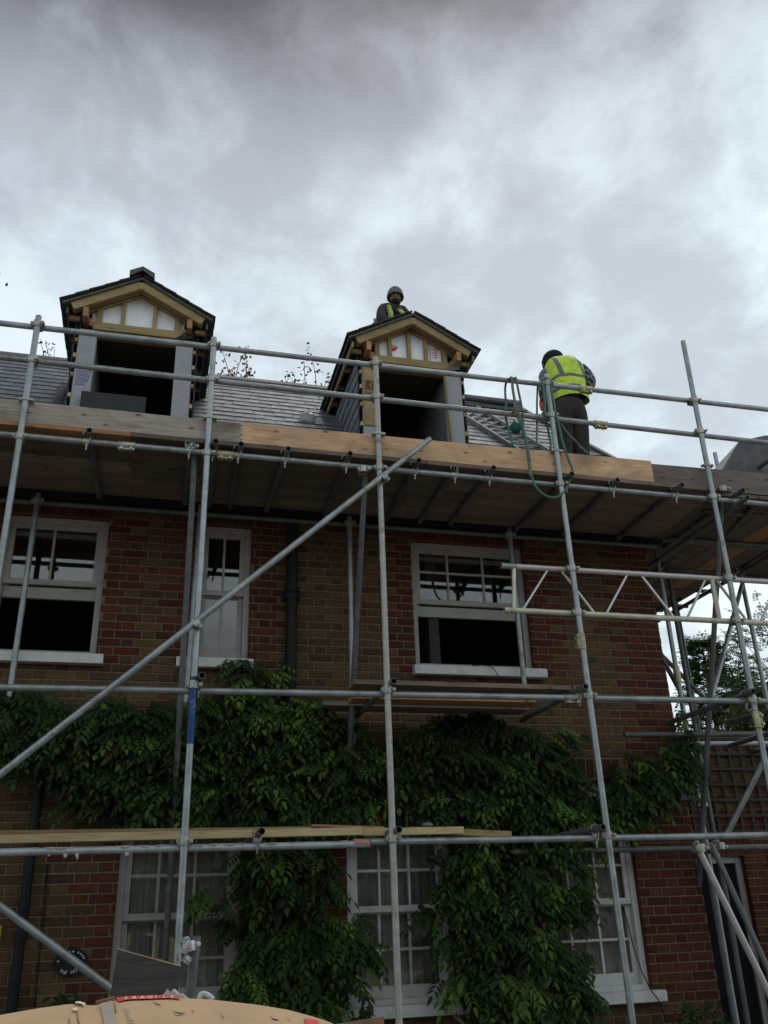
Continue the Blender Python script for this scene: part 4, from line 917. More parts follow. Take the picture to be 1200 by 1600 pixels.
def hand(b, wrist, d, palm_n, curl=.5, sgn=1):
    """palm plus five separate curled fingers"""
    d = Vector(d).normalized(); n_ = Vector(palm_n); n_ = (n_-d*n_.dot(d)).normalized(); s = d.cross(n_); w0 = Vector(wrist)
    b.path([w0-d*.02, w0+d*.03, w0+d*.085], .030, 10, taper=.034)
    for i, L in enumerate((.068, .078, .073, .058)):
        o = w0+d*.085+s*(.030-.020*i); p = [o]; a = 0
        for seg in (.45, .32, .23): a += curl; p.append(p[-1]+(d*math.cos(a)+n_*math.sin(a))*L*seg)
        b.path(p, .0095, 8, taper=.0075)
    o = w0+d*.03+s*.032*sgn; b.path([o, o+(d*.5+s*sgn*.75+n_*.2)*.035, o+(d*.95+s*sgn*.7+n_*.5)*.06], .011, 8, taper=.008)
def loft(sec, m, name, parent, n=26, pw=2.6, cap=True):
    b = MB(); vs = []
    for c, rx, ry, tilt in sec:
        for k in range(n):
            a = 2*math.pi*k/n; ca, sa = math.cos(a), math.sin(a); f_ = (abs(ca)**pw+abs(sa)**pw)**(-1/pw); x, y = rx*ca*f_, ry*sa*f_
            vs.append(Vector(c)+Vector((x, y*math.cos(tilt), -y*math.sin(tilt)+.012*math.sin(3*a+c[2]*9))))
    N_ = len(sec); b.add(vs, [(j*n+k, j*n+(k+1) % n, (j+1)*n+(k+1) % n, (j+1)*n+k) for j in range(N_-1) for k in range(n)], smooth=True)
    if cap: b.add(vs[-n:], [tuple(range(n))], smooth=True)
    return b.build(name, m, parent)
def person(label, J, hat, wear, fwd, headup, handcurl):
    root_loc = Vector((J['hips'].x, J['hips'].y, min(v.z for v in J.values())))
    E_ = [('hips', 'waist'), ('waist', 'chest'), ('chest', 'neckb'), ('neckb', 'neckt'), ('chest', 'shl'), ('shl', 'ell'), ('ell', 'wrl'), ('chest', 'shr'), ('shr', 'elr'), ('elr', 'wrr'),
          ('hips', 'hil'), ('hil', 'knl'), ('knl', 'anl'), ('hips', 'hir'), ('hir', 'knr'), ('knr', 'anr'), ('anl', 'tol'), ('anr', 'tor')]
    rad = dict(hips=(.13, .10), waist=(.125, .095), chest=(.15, .10), neckb=(.07, .065), neckt=(.055, .055), shl=(.062,), ell=(.045,), wrl=(.03,), shr=(.062,), elr=(.045,), wrr=(.03,),
               hil=(.09,), knl=(.062,), anl=(.042,), hir=(.09,), knr=(.062,), anr=(.042,), tol=(.038, .03), tor=(.038, .03))
    body = skin('person', {k: (J[k],)+rad[k] for k in rad}, E_, M_SKIN, root='hips')
    hb = head_mesh(J['head'], fwd, headup); hand(hb, J['wrl'], J['wrl']-J['ell'], handcurl[0], sgn=-1); hand(hb, J['wrr'], J['wrr']-J['elr'], handcurl[1], sgn=1)
    hm = hb.mesh('h', M_SKIN); bm = bmesh.new(); bm.from_mesh(body); bm.from_mesh(hm); bm.to_mesh(body); bm.free()
    for p in body.polygons: p.use_smooth = True; p.material_index = 0
    body.transform(Matrix.Translation(-root_loc)); o = link(bpy.data.objects.new('person', body), None, Matrix.Translation(root_loc)); tag(o, label, 'person')
    def cloth(nm, ks, es, extra, m, rr={}):
        me = skin(nm, {k: (J[k],)+tuple(x+extra for x in rr.get(k, rad[k])) for k in ks}, es, m, root=ks[0])
        return obj(nm, me, o)
    sh_k = ['waist', 'chest', 'neckb', 'shl', 'ell', 'wrl', 'shr', 'elr', 'wrr']; sh_e = [e for e in E_ if e[0] in sh_k and e[1] in sh_k]
    cloth('shirt', sh_k, sh_e, .014, wear['shirt'], {'wrl': (.032,), 'wrr': (.032,), 'ell': (.05,), 'elr': (.05,)})
    tk = ['hips', 'waist', 'hil', 'knl', 'anl', 'hir', 'knr', 'anr']; te = [e for e in E_ if e[0] in tk and e[1] in tk]
    cloth('trousers', tk, te, .024, M_TROUS, {'anl': (.055,), 'anr': (.055,), 'knl': (.072,), 'knr': (.072,), 'hil': (.098,), 'hir': (.098,)})
    vk = {'hem': (J['hips']*.45+J['waist']*.55, .168, .135), 'mid': (J['waist']*.5+J['chest']*.5, .165, .13), 'chest': (J['chest'], .185, .132), 'yl': (J['chest']*.35+J['shl']*.65, .085, .085), 'yr': (J['chest']*.35+J['shr']*.65, .085, .085), 'top': (J['neckb']*.75+J['chest']*.25, .09, .085)}
    if not wear.get('loft'): obj('hi_vis_vest', skin('v', vk, [('hem', 'mid'), ('mid', 'chest'), ('chest', 'top'), ('chest', 'yl'), ('chest', 'yr')], wear['vest'], root='mid'), o)
    bb = MB()
    for a, t in (('anl', 'tol'), ('anr', 'tor')):
        bb.path([J[a]+Vector((0, 0, .04)), J[a]-Vector((0, 0, .02)), (J[a]+J[t])/2-Vector((0, 0, .01)), J[t]+(J[t]-J[a])*.3], .052, 10, taper=.042)
    bb.build('boots', M_CAP, o)
    return o, hat
def V(*a): return Vector(a)
# the worker on the deck, seen from behind, leaning forward over his work
dz_ = 5.125
J = dict(hips=at(889, 640, 6.95), waist=at(887, 622, 6.98), chest=at(882, 588, 7.08), neckb=at(876, 577, 7.20), neckt=at(869, 572, 7.27), head=at(864, 566.5, 7.34),
         shl=at(855, 583, 7.12), ell=at(850, 610, 7.02), wrl=at(852, 635, 7.22), shr=at(910, 576, 7.10), elr=at(925, 597, 7.02), wrr=at(914, 617, 7.16),
         hil=at(878, 648, 6.95), hir=at(902, 646, 6.96))
J['anl'] = V(J['hil'].x-.03, 6.93, dz_+.09); J['anr'] = V(J['hir'].x-.01, 6.95, dz_+.09)
J['knl'] = (J['hil']+J['anl'])/2+V(0, .05, 0); J['knr'] = (J['hir']+J['anr'])/2+V(0, .05, 0)
J['tol'] = J['anl']+V(-.02, .17, -.05); J['tor'] = J['anr']+V(.02, .17, -.05)
zt = J['chest'].z
vest2 = hivis([('z', zt-.12, .022, None), ('z', zt-.275, .022, None), ('x', J['chest'].x-.135, .024, zt-.10), ('x', J['chest'].x+.135, .024, zt-.10)], 'hi_vis_back', J['chest'].x)
man, _ = person('person seen from behind on the deck in yellow hi-vis vest, checked shirt and black cap', J, None, dict(shirt=M_PLAID, vest=vest2, loft=1), (-.25, .9, -.45), (0, .45, .9), ((0, 1, 0), (0, 1, 0)))
loft([(at(892, 628, 6.97), .185, .15, .0), (at(889, 618, 6.97), .19, .15, 0), (at(886, 603, 6.99), .19, .145, .15), (at(883, 588, 7.04), .205, .14, .35), (at(881, 577, 7.08), .215, .125, .55), (at(880, 570, 7.13), .175, .10, .8), (at(878, 566.5, 7.17), .09, .06, .9)], vest2, 'hi_vis_vest', man)
cp = MB(); hc = J['head']; cp.sphere(hc+V(0, -.01, .028), .118, 12, sc_=(.98, 1.08, .88)); cp.tube(hc+V(0, 0, -.035), hc+V(0, .0, .02), .118, 20, r1=.122, caps=False); cp.build('cap', M_CAP, man)
cap_b = MB(); q = at(846, 632, 7.15); cap_b.sphere(q, .04, 8, sc_=(.5, .8, 2.0)); cap_b.build('tool_pouch', M_ORANGEB, man)
# the worker kneeling up on the dormer roof
Y9 = 9.3
J = dict(hips=V(2.30, 9.55, 8.30), waist=at(606, 503, 9.42), chest=at(609, 489, 9.30), neckb=at(614, 479, 9.24), neckt=at(616, 473, 9.22), head=at(617.5, 464, 9.20),
         shl=at(630, 486, 9.26), ell=at(641, 501, 9.12), wrl=at(628, 508, 8.98), shr=at(598, 481, 9.22), elr=at(594, 497, 9.02), wrr=at(612, 503, 8.86),
         hil=V(2.38, 9.55, 8.27), hir=V(2.18, 9.55, 8.22), knl=V(2.42, 9.30, 8.10), knr=V(2.16, 9.25, 8.0), anl=V(2.40, 9.72, 8.12), anr=V(2.12, 9.72, 8.02), tol=V(2.40, 9.84, 8.05), tor=V(2.12, 9.84, 7.98))
vest1 = hivis([('x', J['chest'].x-.085, .012, None), ('x', J['chest'].x+.12, .02, None), ('z', J['chest'].z-.22, .02, None)], 'hi_vis_front')
M_VESTDK = vest1
tocam = (CP-J['head']).normalized()
man1, _ = person('person in teal knitted hat and hi-vis vest leaning over the roof of the right dormer', J, None, dict(shirt=M_SHIRT, vest=M_SHIRT), tocam+V(.05, 0, .28), (0, 0, 1), ((0, 0, -1), (0, 0, -1)))
hc = J['head']; f = (tocam+V(.05, 0, .28)).normalized(); u = (V(0, 0, 1)-f*f.z).normalized()
bn = MB(); n = 16; vs = []; fs = []
s_ax = f.cross(u); bu = (u*.90-f*.44).normalized(); bf = s_ax.cross(bu) if s_ax.cross(bu).dot(f) > 0 else -s_ax.cross(bu)
for i in range(n+1):
    t = (math.pi*.545)*i/n
    for k in range(2*n):
        p = math.pi*k/n; rr = .120*(1.0 if i < n-1 else 1.03); vs.append(hc+f*.012+(bu*math.cos(t)*1.26+s_ax*math.sin(t)*math.sin(p)*.93+bf*math.sin(t)*math.cos(p)*1.04)*rr)
for i in range(n):
    for k in range(2*n): k2 = (k+1) % (2*n); fs.append((i*2*n+k, (i+1)*2*n+k, (i+1)*2*n+k2, i*2*n+k2))
bn.add(vs, fs, smooth=True); bn.build('knitted_hat', M_BEANIE, man1)
bd = MB(); bd.sphere(hc+f*.036-u*.080, .078, 12, sc_=(.88, .84, .74)); bd.build('beard', M_BEARD, man1)
ey = MB()
for sg in (-1, 1): ey.sphere(hc+f*.085+s_ax*sg*.033+u*.012, .010, 6, sc_=(1.2, 1, .6)); ey.bar(hc+f*.103+s_ax*sg*.052+u*.032, hc+f*.108+s_ax*sg*.018+u*.034, .006, .007)
ey.bar(hc+f*.112-s_ax*.025-u*.055, hc+f*.112+s_ax*.025-u*.055, .004, .006)
ey.build('eyes_and_brows', M_BEARD, man1)
# open vest panels over the jersey
vp = MB(); M_HV = simple('hi_vis_yellow', (.36, .55, .06), .7, nscale=9, var=.25)
def ribbon(pts, w, m, nm):
    b = MB(); pts = [Vector(p) for p in pts]; vs = []
    for p in pts: vs += [p-V(w/2, 0, 0), p+V(w/2, 0, 0)]
    n_ = len(pts); b.add(vs+[v+V(0, .012, 0) for v in vs], [(2*i, 2*i+1, 2*i+3, 2*i+2) for i in range(n_-1)]+[(2*n_+2*i+1, 2*n_+2*i, 2*n_+2*i+2, 2*n_+2*i+3) for i in range(n_-1)]+[(2*i, 2*i+2, 2*n_+2*i+2, 2*n_+2*i) for i in range(n_-1)]+[(2*i+3, 2*i+1, 2*n_+2*i+1, 2*n_+2*i+3) for i in range(n_-1)], smooth=True); b.build(nm, m, man1)
yv = 9.06
ribbon([at(606.5, 473.5, 9.2), at(609, 480, yv+.03), at(611.5, 488, yv), at(612.5, 496, yv), at(611, 503, yv)], .048, M_HV, 'vest_panel')
ribbon([at(604, 475, 9.2), at(606, 482, yv+.04), at(608, 490, yv+.01), at(608.5, 497, yv+.01)], .022, M_CLEAR, 'reflective_strip')
ribbon([at(624, 483, 9.13), at(628, 487, 9.1), at(633, 491, 9.1), at(638, 494, 9.1)], .075, M_HV, 'vest_panel')
ribbon([at(626, 485, 9.11), at(629, 490, 9.08), at(632, 494, 9.08)], .022, M_CLEAR, 'reflective_strip')
ribbon([at(589.5, 498, 9.1), at(590.5, 504, 9.1), at(592, 510, 9.1)], .10, simple('vest_side', (.16, .24, .10), .8), 'vest_panel')

# ------------------------------------------------------------------ garden wall to the right, trellis, door
gx0, gx1, gy, gz = 4.92, 9.5, 8.6, 3.24
gw = empty('garden_wall', (7.2, gy, 0), 'brick side wall with a doorway, set back right of the house corner', 'wall')
gb = MB(); DO = (5.15, 6.02, .0, 2.02); arch = (5.05, 6.12, 2.02, 2.13)
brickface(gb, gx0, gx1, 0, gz, [DO, arch], gy, lambda x, z, k: (x < 6.5 and z < 2.5) or random.random() < .12)
wall_sheet(gb, gy, gx0, gx1, 0, gz, [DO]); gb.add([(gx0, gy+.22, 0), (gx1, gy+.22, 0), (gx1, gy+.22, gz), (gx0, gy+.22, gz)], [(3, 2, 1, 0)], (.12, .07, .05)); gb.add([(gx0, gy, gz), (gx1, gy, gz), (gx1, gy+.22, gz), (gx0, gy+.22, gz)], [(0, 1, 2, 3)], (.12, .07, .05))
for i in range(14):
    p, q = arch[0]+.0764*i+.004, arch[0]+.0764*(i+1)-.004; gb.box(p, q, gy-.012, gy, 2.03, 2.20, jit(random.choice(REDS)))
for x in (5.15, 6.02): gb.add([(x, gy, 0), (x, gy+.22, 0), (x, gy+.22, 2.02), (x, gy, 2.02)], [(0, 1, 2, 3)], (.12, .04, .03))
gb.build('brickwork', [M_BRICK, M_MORTAR], gw)
df = MB(); frame_rect(df, 5.15, 6.02, .02, 2.02, .07, gy+.06, gy+.14); df.build('door_frame', M_FRAME, gw, bevel=.004)
dd = MB(); dd.box(5.22, 5.95, gy+.09, gy+.13, .03, 1.95); 
for z0, z1 in ((.15, .85), (1.0, 1.85)):
    for x0, x1 in ((5.29, 5.55), (5.62, 5.88)): dd.box(x0, x1, gy+.078, gy+.092, z0, z1)
dd.build('door', M_DOOR, gw, bevel=.004)
def trellis(x0, x1, z0, z1, label):
    t = MB(); y = gy-.03
    n = int((x1-x0)/.14)
    for i in range(n+1): x = x0+(x1-x0)*i/n; t.box(x-.014, x+.014, y-.012, y, z0, z1)
    n = int((z1-z0)/.15)
    for i in range(n+1): z = z0+(z1-z0)*i/n; t.box(x0-.03, x1+.03, y-.026, y-.012, z-.014, z+.014)
    tag(t.build('trellis', M_TRELLIS), label, 'trellis')
trellis(5.35, 8.3, 2.25, 3.2, 'wide square lattice trellis on the side wall above the doorway'); trellis(6.32, 8.3, .5, 2.1, 'narrow tall trellis right of the side wall doorway')
lp = MB(); c = at(1062, 1222, 7.55); lp.box(c.x-.07, c.x+.07, 7.45, 7.69, c.z-.17, c.z+.13); lp.add([(c.x-.09, 7.43, c.z+.13), (c.x+.09, 7.43, c.z+.13), (c.x+.09, 7.69, c.z+.20), (c.x-.09, 7.69, c.z+.20)], [(0, 1, 2, 3)])
lp.tube((c.x, 7.6, c.z+.15), (c.x, 7.68, c.z+.25), .012, 8); tag(lp.build('wall_box', M_LEAD, bevel=.006), 'grey hooded metal box on the house corner beside the climbing plant', 'wall box')
# round plaque
pl = empty('house_plaque', (-.47, WY-.02, 1.22), 'round black plaque with white lettering on the wall behind the lower brace', 'plaque')
pb = MB(); pb.tube((-.47, WY-.008, 1.335), (-.47, WY-.03, 1.335), .115, 40); pb.v = [(-.47+(x+.47)*1.05, y, 1.335+(z-1.335)*.82) for x, y, z in pb.v]; pb.build('plate', M_BLACK, pl)
for i, ch in enumerate('THE HO'):
    if ch == ' ': continue
    a = R(-140+i*15); c = V(-.47+math.cos(a)*.092, WY-.0315, 1.335+math.sin(a)*.070)
    text(ch, .034, c+V(-.012, 0, -.008), pl, M_LETTER, nrm=(0, -1, 0), xdir=(-math.sin(a), 0, math.cos(a)), name='letter')
mk = MB()
for a in (115, 100, 86, 62, 48, 35, 22, 172): c = V(-.47+math.cos(R(a))*.094, WY-.0312, 1.335+math.sin(R(a))*.072); mk.box(c.x-.005, c.x+.005, c.y-.001, c.y, c.z-.006, c.z+.006)
mk.build('worn_marks', M_LETTER, pl)
# cables
cb = MB(); cb.path(smooth_pts([at(738, 1040, 7.60), at(752, 1039, 7.60), at(765, 1041, 7.58), at(773, 1047, 7.58), at(779, 1056, 7.57)]), .004, 6); tag(cb.build('cable', M_BLACK), 'thin black cable lying over the sill of the six pane window', 'cable')
cb = MB(); cb.path(smooth_pts([at(973, 1415, 7.7), at(980, 1440, 7.64), at(990, 1480, 7.62), at(1003, 1518, 7.60), at(1018, 1548, 7.58), at(1030, 1565, 7.58), at(1042, 1600, 7.6)]), .005, 6); tag(cb.build('cable', M_BLACK), 'black cable hanging down the frame of the rightmost ground floor window', 'cable')
cb = MB(); cb.path(smooth_pts([at(75, 1350, 7.68), at(68, 1430, 7.68), at(55, 1560, 7.68), at(50, 1620, 7.68)]), .005, 6); tag(cb.build('cable', M_BLACK), 'black cable running down the wall left of the plaque', 'cable')
yb = MB(); yb.box(at(-6, 1430, 7.6).x, at(4, 1430, 7.6).x, 7.62, 7.69, 1.50, 1.60); tag(yb.build('wall_tag', simple('yellow_tag', (.4, .36, .05)), bevel=.004), 'small yellow tag on the wall at the left picture edge', 'tag')

# ------------------------------------------------------------------ foliage
GREENS = [(.028, .058, .016), (.040, .080, .020), (.020, .042, .014), (.055, .105, .024), (.032, .066, .022)]
LIGHTG = [(.10, .18, .032), (.13, .21, .042), (.085, .15, .03)]
RUST = [(.12, .07, .03), (.10, .10, .03)]
class Leaves:
    def __init__(s): s.V = []; s.F = []; s.C = []; s.n = 0
    def leaflet(s, P, D, S, Nn, L, W_, col):
        # 5 points: base, two sides, tip, lowered midrib
        h = Nn*W_*.35
        v = np.array([P, P+D*L*.30-S*W_+h, P+D*L*.68-S*W_*.72+h*.6-Nn*L*.04, P+D*L-Nn*L*.13, P+D*L*.68+S*W_*.72+h*.6-Nn*L*.04, P+D*L*.30+S*W_+h])
        s.V.append(v); s.F += [(s.n, s.n+3, s.n+2, s.n+1), (s.n, s.n+5, s.n+4, s.n+3)]; s.C += [col, col]; s.n += 6
    def pinnate(s, P, D, up, L=.25, pairs=5, ll=.065, lw=.016, col=(.03, .07, .02)):
        P = np.array(P, float); D = np.array(D, float); D /= np.linalg.norm(D); up = np.array(up, float); S = np.cross(D, up); S /= np.linalg.norm(S); Nn = np.cross(S, D)
        for i in range(pairs):
            t = .22+.78*i/pairs; d2 = D-Nn*.55*t; d2 /= np.linalg.norm(d2); Q = P+D*L*t-Nn*L*.28*t*t; k = 1-.25*abs(t-.5)
            for sg in (-1, 1):
                dd = S*sg*.80+d2*.55-Nn*.28*np.random.uniform(.4, 1.6); dd /= np.linalg.norm(dd); ss = np.cross(dd, Nn); ss /= np.linalg.norm(ss)
                c = tuple(x*np.random.uniform(.8, 1.2) for x in col); s.leaflet(Q, dd, ss, Nn, ll*k, lw*k, c)
        s.leaflet(P+D*L-Nn*L*.28, d2, S, Nn, ll*1.1, lw*1.1, col)
    def single(s, P, L, W_, col, bias=(0, -.4, -.3)):
        D = np.random.normal(size=3)+np.array(bias); D /= np.linalg.norm(D); S = np.cross(D, np.random.normal(size=3)); S /= np.linalg.norm(S); s.leaflet(np.array(P, float), D, S, np.cross(S, D), L, W_, col)
    def build(s, name, m, parent=None):
        V_ = np.concatenate(s.V) if s.V else np.zeros((0, 3)); me = bpy.data.meshes.new(name); nf = len(s.F)
        c0 = Vector((0, 0, 0)); M = Matrix.Identity(4)
        if parent is None: lo, hi = V_.min(0), V_.max(0); c = Vector(((lo[0]+hi[0])/2, (lo[1]+hi[1])/2, lo[2])); V_ = V_-np.array(c); M = Matrix.Translation(c)
        me.vertices.add(len(V_)); me.vertices.foreach_set('co', V_.astype(np.float32).ravel()); me.loops.add(nf*4); me.loops.foreach_set('vertex_index', np.array(s.F, dtype=np.int32).ravel())
        me.polygons.add(nf); me.polygons.foreach_set('loop_start', np.arange(0, nf*4, 4, dtype=np.int32)); me.polygons.foreach_set('loop_total', np.full(nf, 4, dtype=np.int32)); me.update(calc_edges=True); me.validate()
        me.materials.append(m); ca = me.color_attributes.new('Col', 'FLOAT_COLOR', 'CORNER'); ca.data.foreach_set('color', np.repeat(np.array([(*c, 1) for c in s.C], dtype=np.float32), 4, axis=0).ravel())
        return link(bpy.data.objects.new(name, me), parent, M)
def wisteria(blobs, trunk, label, group=None):
    base = Vector(trunk[0]); root = empty('wisteria', (base.x, base.y, 0), label, 'climbing plant', group)
    lv = Leaves()
    for cx, cy, rx, ry, n, thick, kind in blobs:
        for _c in range(max(2, int(n/8.5))):
            a = random.random()*2*math.pi; r_ = math.sqrt(random.random())*(1+random.uniform(-.10, .12)); px, py = cx+rx*r_*math.cos(a), cy+ry*r_*math.sin(a)
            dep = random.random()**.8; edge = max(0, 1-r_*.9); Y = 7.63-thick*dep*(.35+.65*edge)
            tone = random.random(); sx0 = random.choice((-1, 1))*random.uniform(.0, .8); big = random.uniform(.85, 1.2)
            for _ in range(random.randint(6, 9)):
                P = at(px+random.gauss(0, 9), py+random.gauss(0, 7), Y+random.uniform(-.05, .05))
                if dep < .35: col = random.choice(GREENS[:3])  # leaves deep in the mass get only dark greens, shade put into colour
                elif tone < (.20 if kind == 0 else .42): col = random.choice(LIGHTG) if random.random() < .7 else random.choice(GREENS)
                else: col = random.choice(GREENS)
                if random.random() < .01: col = random.choice(RUST)
                D = (sx0+random.uniform(-.5, .5), -random.uniform(.35, .9), -random.uniform(.05, .65))
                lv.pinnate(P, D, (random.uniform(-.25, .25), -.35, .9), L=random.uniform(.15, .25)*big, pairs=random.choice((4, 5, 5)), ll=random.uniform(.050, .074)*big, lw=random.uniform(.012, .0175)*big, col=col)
    lv.build('foliage', M_LEAF, root)
    st = MB()
    for k, pts in enumerate(trunk[1]): st.path(smooth_pts(pts), .045 if k == 0 else random.uniform(.008, .018), 8, taper=.012 if k == 0 else .006)
    st.build('stem', M_BARK, root); return root
W_ = lambda px, py, Y=7.6: at(px, py, Y)
b1 = [(60, 1130, 85, 55, 190, .30, 0), (20, 1095, 60, 25, 60, .22, 0), (170, 1140, 95, 62, 260, .36, 0), (300, 1150, 90, 75, 300, .42, 0), (420, 1130, 90, 70, 330, .42, 1), (500, 1180, 90, 75, 300, .42, 1),
      (180, 1230, 70, 50, 130, .30, 0), (320, 1240, 100, 52, 290, .38, 0), (470, 1250, 110, 45, 240, .38, 0), (560, 1210, 60, 60, 150, .36, 1), (405, 1072, 52, 18, 45, .20, 1), (130, 1190, 50, 30, 60, .25, 0), (50, 1175, 50, 22, 40, .2, 0), (418, 1050, 20, 10, 9, .12, 1),
      (448, 1350, 74, 60, 240, .30, 0), (445, 1430, 82, 62, 200, .32, 0), (400, 1370, 28, 40, 40, .22, 0), (410, 1520, 66, 46, 150, .34, 1), (470, 1510, 68, 58, 160, .34, 1), (535, 1465, 40, 42, 60, .28, 1), (575, 1478, 26, 10, 14, .24, 1), (505, 1590, 60, 35, 60, .3, 0), (350, 1400, 28, 18, 16, .2, 0), (372, 1036, 14, 8, 5, .12, 1), (170, 1110, 60, 22, 40, .2, 0)]
wisteria(b1, (W_(460, 1610, 7.5), [[V(1.05, 7.55, 0), V(1.1, 7.5, .6), V(1.0, 7.52, 1.3), V(1.15, 7.55, 2.1), V(1.0, 7.6, 2.9)], [W_(460, 1290), W_(560, 1270), W_(620, 1250), W_(660, 1255)], [W_(100, 1190), W_(90, 1240), W_(100, 1270)], [W_(210, 1230), W_(205, 1260), W_(215, 1290)], [W_(560, 1300), W_(590, 1280), W_(620, 1265)]]),
         'dark green climber covering the wall left of centre, trailing down between the windows', 'climbing plants on the house front')
b2 = [(680, 1170, 80, 55, 240, .36, 0), (770, 1180, 90, 70, 320, .42, 0), (840, 1200, 70, 75, 260, .38, 1), (720, 1240, 90, 50, 240, .38, 0), (820, 1270, 90, 50, 260, .36, 1), (890, 1250, 45, 45, 110, .3, 1), (640, 1220, 45, 60, 110, .3, 0), (745, 1125, 80, 16, 60, .2, 0),
      (765, 1350, 88, 50, 190, .30, 0), (740, 1420, 66, 48, 140, .30, 0), (800, 1420, 85, 68, 230, .36, 0), (855, 1430, 60, 58, 160, .32, 1), (795, 1510, 92, 52, 240, .36, 0), (850, 1560, 72, 42, 170, .34, 1), (885, 1400, 34, 38, 50, .24, 1), (790, 1590, 60, 28, 80, .28, 0), (860, 1325, 50, 34, 60, .22, 0), (905, 1500, 22, 30, 26, .2, 0), (682, 1375, 28, 50, 70, .24, 0), (740, 1340, 60, 30, 60, .26, 0)]
b2 += [(1000, 1205, 55, 32, 170, .34, 0), (985, 1240, 42, 30, 90, .28, 0), (1040, 1190, 30, 25, 60, .24, 1), (960, 1225, 30, 40, 60, .25, 0), (1065, 1170, 26, 20, 22, .2, 1), (1068, 1120, 14, 36, 20, .15, 1), (955, 1285, 25, 18, 20, .2, 0)]
wisteria(b2, (W_(780, 1610, 7.5), [[V(3.0, 7.55, 0), V(2.95, 7.5, .6), V(3.0, 7.52, 1.3), V(2.9, 7.55, 2.1), V(2.9, 7.6, 2.8)], [W_(600, 1280), W_(650, 1262), W_(700, 1250)], [W_(680, 1275), W_(715, 1260), W_(730, 1240)], [W_(800, 1250), W_(870, 1230), W_(940, 1215), W_(1000, 1200), W_(1050, 1170), W_(1066, 1105)]]),
         'dark green climber right of centre under the low platform, reaching out to the house corner', 'climbing plants on the house front')
def bush(name, c, r, n, cols, L, W2, label, cat, group=None, stems=6, base=0.0, feather=False):
    root = empty(name, (c[0], c[1], base), label, cat, group); lv = Leaves(); st = MB(); c = Vector(c); r = Vector(r)
    for k in range(stems):
        a = random.random()*6.28; tip = c+Vector((math.cos(a)*r.x*.6, math.sin(a)*r.y*.6, r.z*random.uniform(.2, .9))); b0 = Vector((c.x+random.uniform(-.1, .1)*r.x, c.y, base)); st.path(smooth_pts([b0, (b0+c)/2+Vector((random.uniform(-.1, .1), 0, 0)), c, tip], 4), .02*max(1, r.z), 6, taper=.006)
    clumps = [(random.gauss(0, .45), random.gauss(0, .45), random.gauss(0, .45)) for _ in range(max(6, n//60))]
    for _ in range(n):
        q = random.choice(clumps); o = [q[i]+random.gauss(0, .16) for i in range(3)]; P = (c.x+o[0]*r.x, c.y+o[1]*r.y, c.z+o[2]*r.z)
        col = tuple(x*random.uniform(.75, 1.25) for x in random.choice(cols))
        if feather: lv.pinnate(P, (o[0]+random.uniform(-.3, .3), o[1]+random.uniform(-.3, .3), random.uniform(-.1, .7)), (0, 0, 1) if abs(o[0]) > .01 else (0, 1, 0), L=L*3, pairs=6, ll=L, lw=W2, col=col)
        else: lv.single(P, L*random.uniform(.7, 1.2), W2, col)
    st.build('stem', M_BARK, root); lv.build('foliage', M_LEAF, root); return root
c = at(130, 1565, 7.3); bush('shrub', (c.x+.02, 7.3, c.z-.22), (.36, .22, .20), 900, GREENS, .045, .013, 'low dark shrub in front of the wall below the plaque', 'shrub'); 
c = at(1085, 1600, 7.4); bush('shrub', (c.x, 7.35, c.z-.05), (.34, .2, .26), 500, GREENS+RUST[1:], .06, .010, 'straggly plant at the foot of the brick pier at bottom right', 'shrub')
c = at(740, 1600, 7.2); bush('shrub', (c.x, 7.3, c.z-.1), (.25, .2, .22), 350, GREENS+LIGHTG, .05, .015, 'small leafy plant below the central ground floor sill', 'shrub')
# conifer and hedge trees seen past the right corner
def conifer(x, y, h, r, label, n=1500):
    root = empty('conifer', (x, y, 0), label, 'conifer'); t = MB(); t.tube((x, y, 0), (x, y, h*.97), .12, 10, r1=.02); t.build('trunk', M_BARK, root); lv = Leaves()
    for _ in range(n):
        u_ = random.random()**.8; z = h*(.18+.82*u_); rr = r*(1-u_)**.85*(.55+.45*math.sin(z*9+random.random())) + .06; a = random.random()*6.28; q = rr*math.sqrt(random.uniform(.25, 1)); P = (x+q*math.cos(a), y+q*math.sin(a), z)
        lv.pinnate(P, (math.cos(a), math.sin(a), .25+.5*u_), (0, 0, 1), L=random.uniform(.18, .34), pairs=5, ll=.10, lw=.013, col=tuple(k*random.uniform(.7, 1.3) for k in random.choice([(.035, .080, .040), (.048, .10, .045), (.028, .062, .034)])))
    lv.build('foliage', M_LEAF, root)
conifer(9.75, 14, 6.0, 1.15, 'pointed dark conifer behind the side wall')
TG = [(.035, .065, .03), (.05, .09, .035), (.028, .05, .025)]
bush('cypress', (10.9, 13.5, 4.5), (1.1, .8, 1.5), 1400, TG, .09, .011, 'feathery cypress at the right picture edge behind the scaffold', 'tree', feather=True, stems=12)
bush('cypress', (9.0, 12.0, 3.9), (.8, .6, 1.1), 700, TG, .08, .010, 'short feathery cypress just right of the house corner', 'tree', feather=True, stems=9)
bush('cypress', (11.9, 14.5, 4.9), (1.3, .9, 1.6), 1500, TG, .09, .011, 'farthest right cypress with thin upright tips', 'tree', feather=True, stems=14)
bush('laurel', (6.9, 8.95, 3.35), (1.1, .3, .38), 1500, [(.03, .05, .02), (.045, .06, .025), (.09, .075, .03)], .07, .02, 'rambling leafy growth along the top of the side wall', 'shrub', base=0, stems=7)
bush('laurel', (9.2, 10.0, 3.3), (1.6, .5, .9), 1800, [(.02, .04, .018), (.03, .05, .02)], .09, .025, 'dark bush behind the right end of the side wall', 'shrub', stems=8)
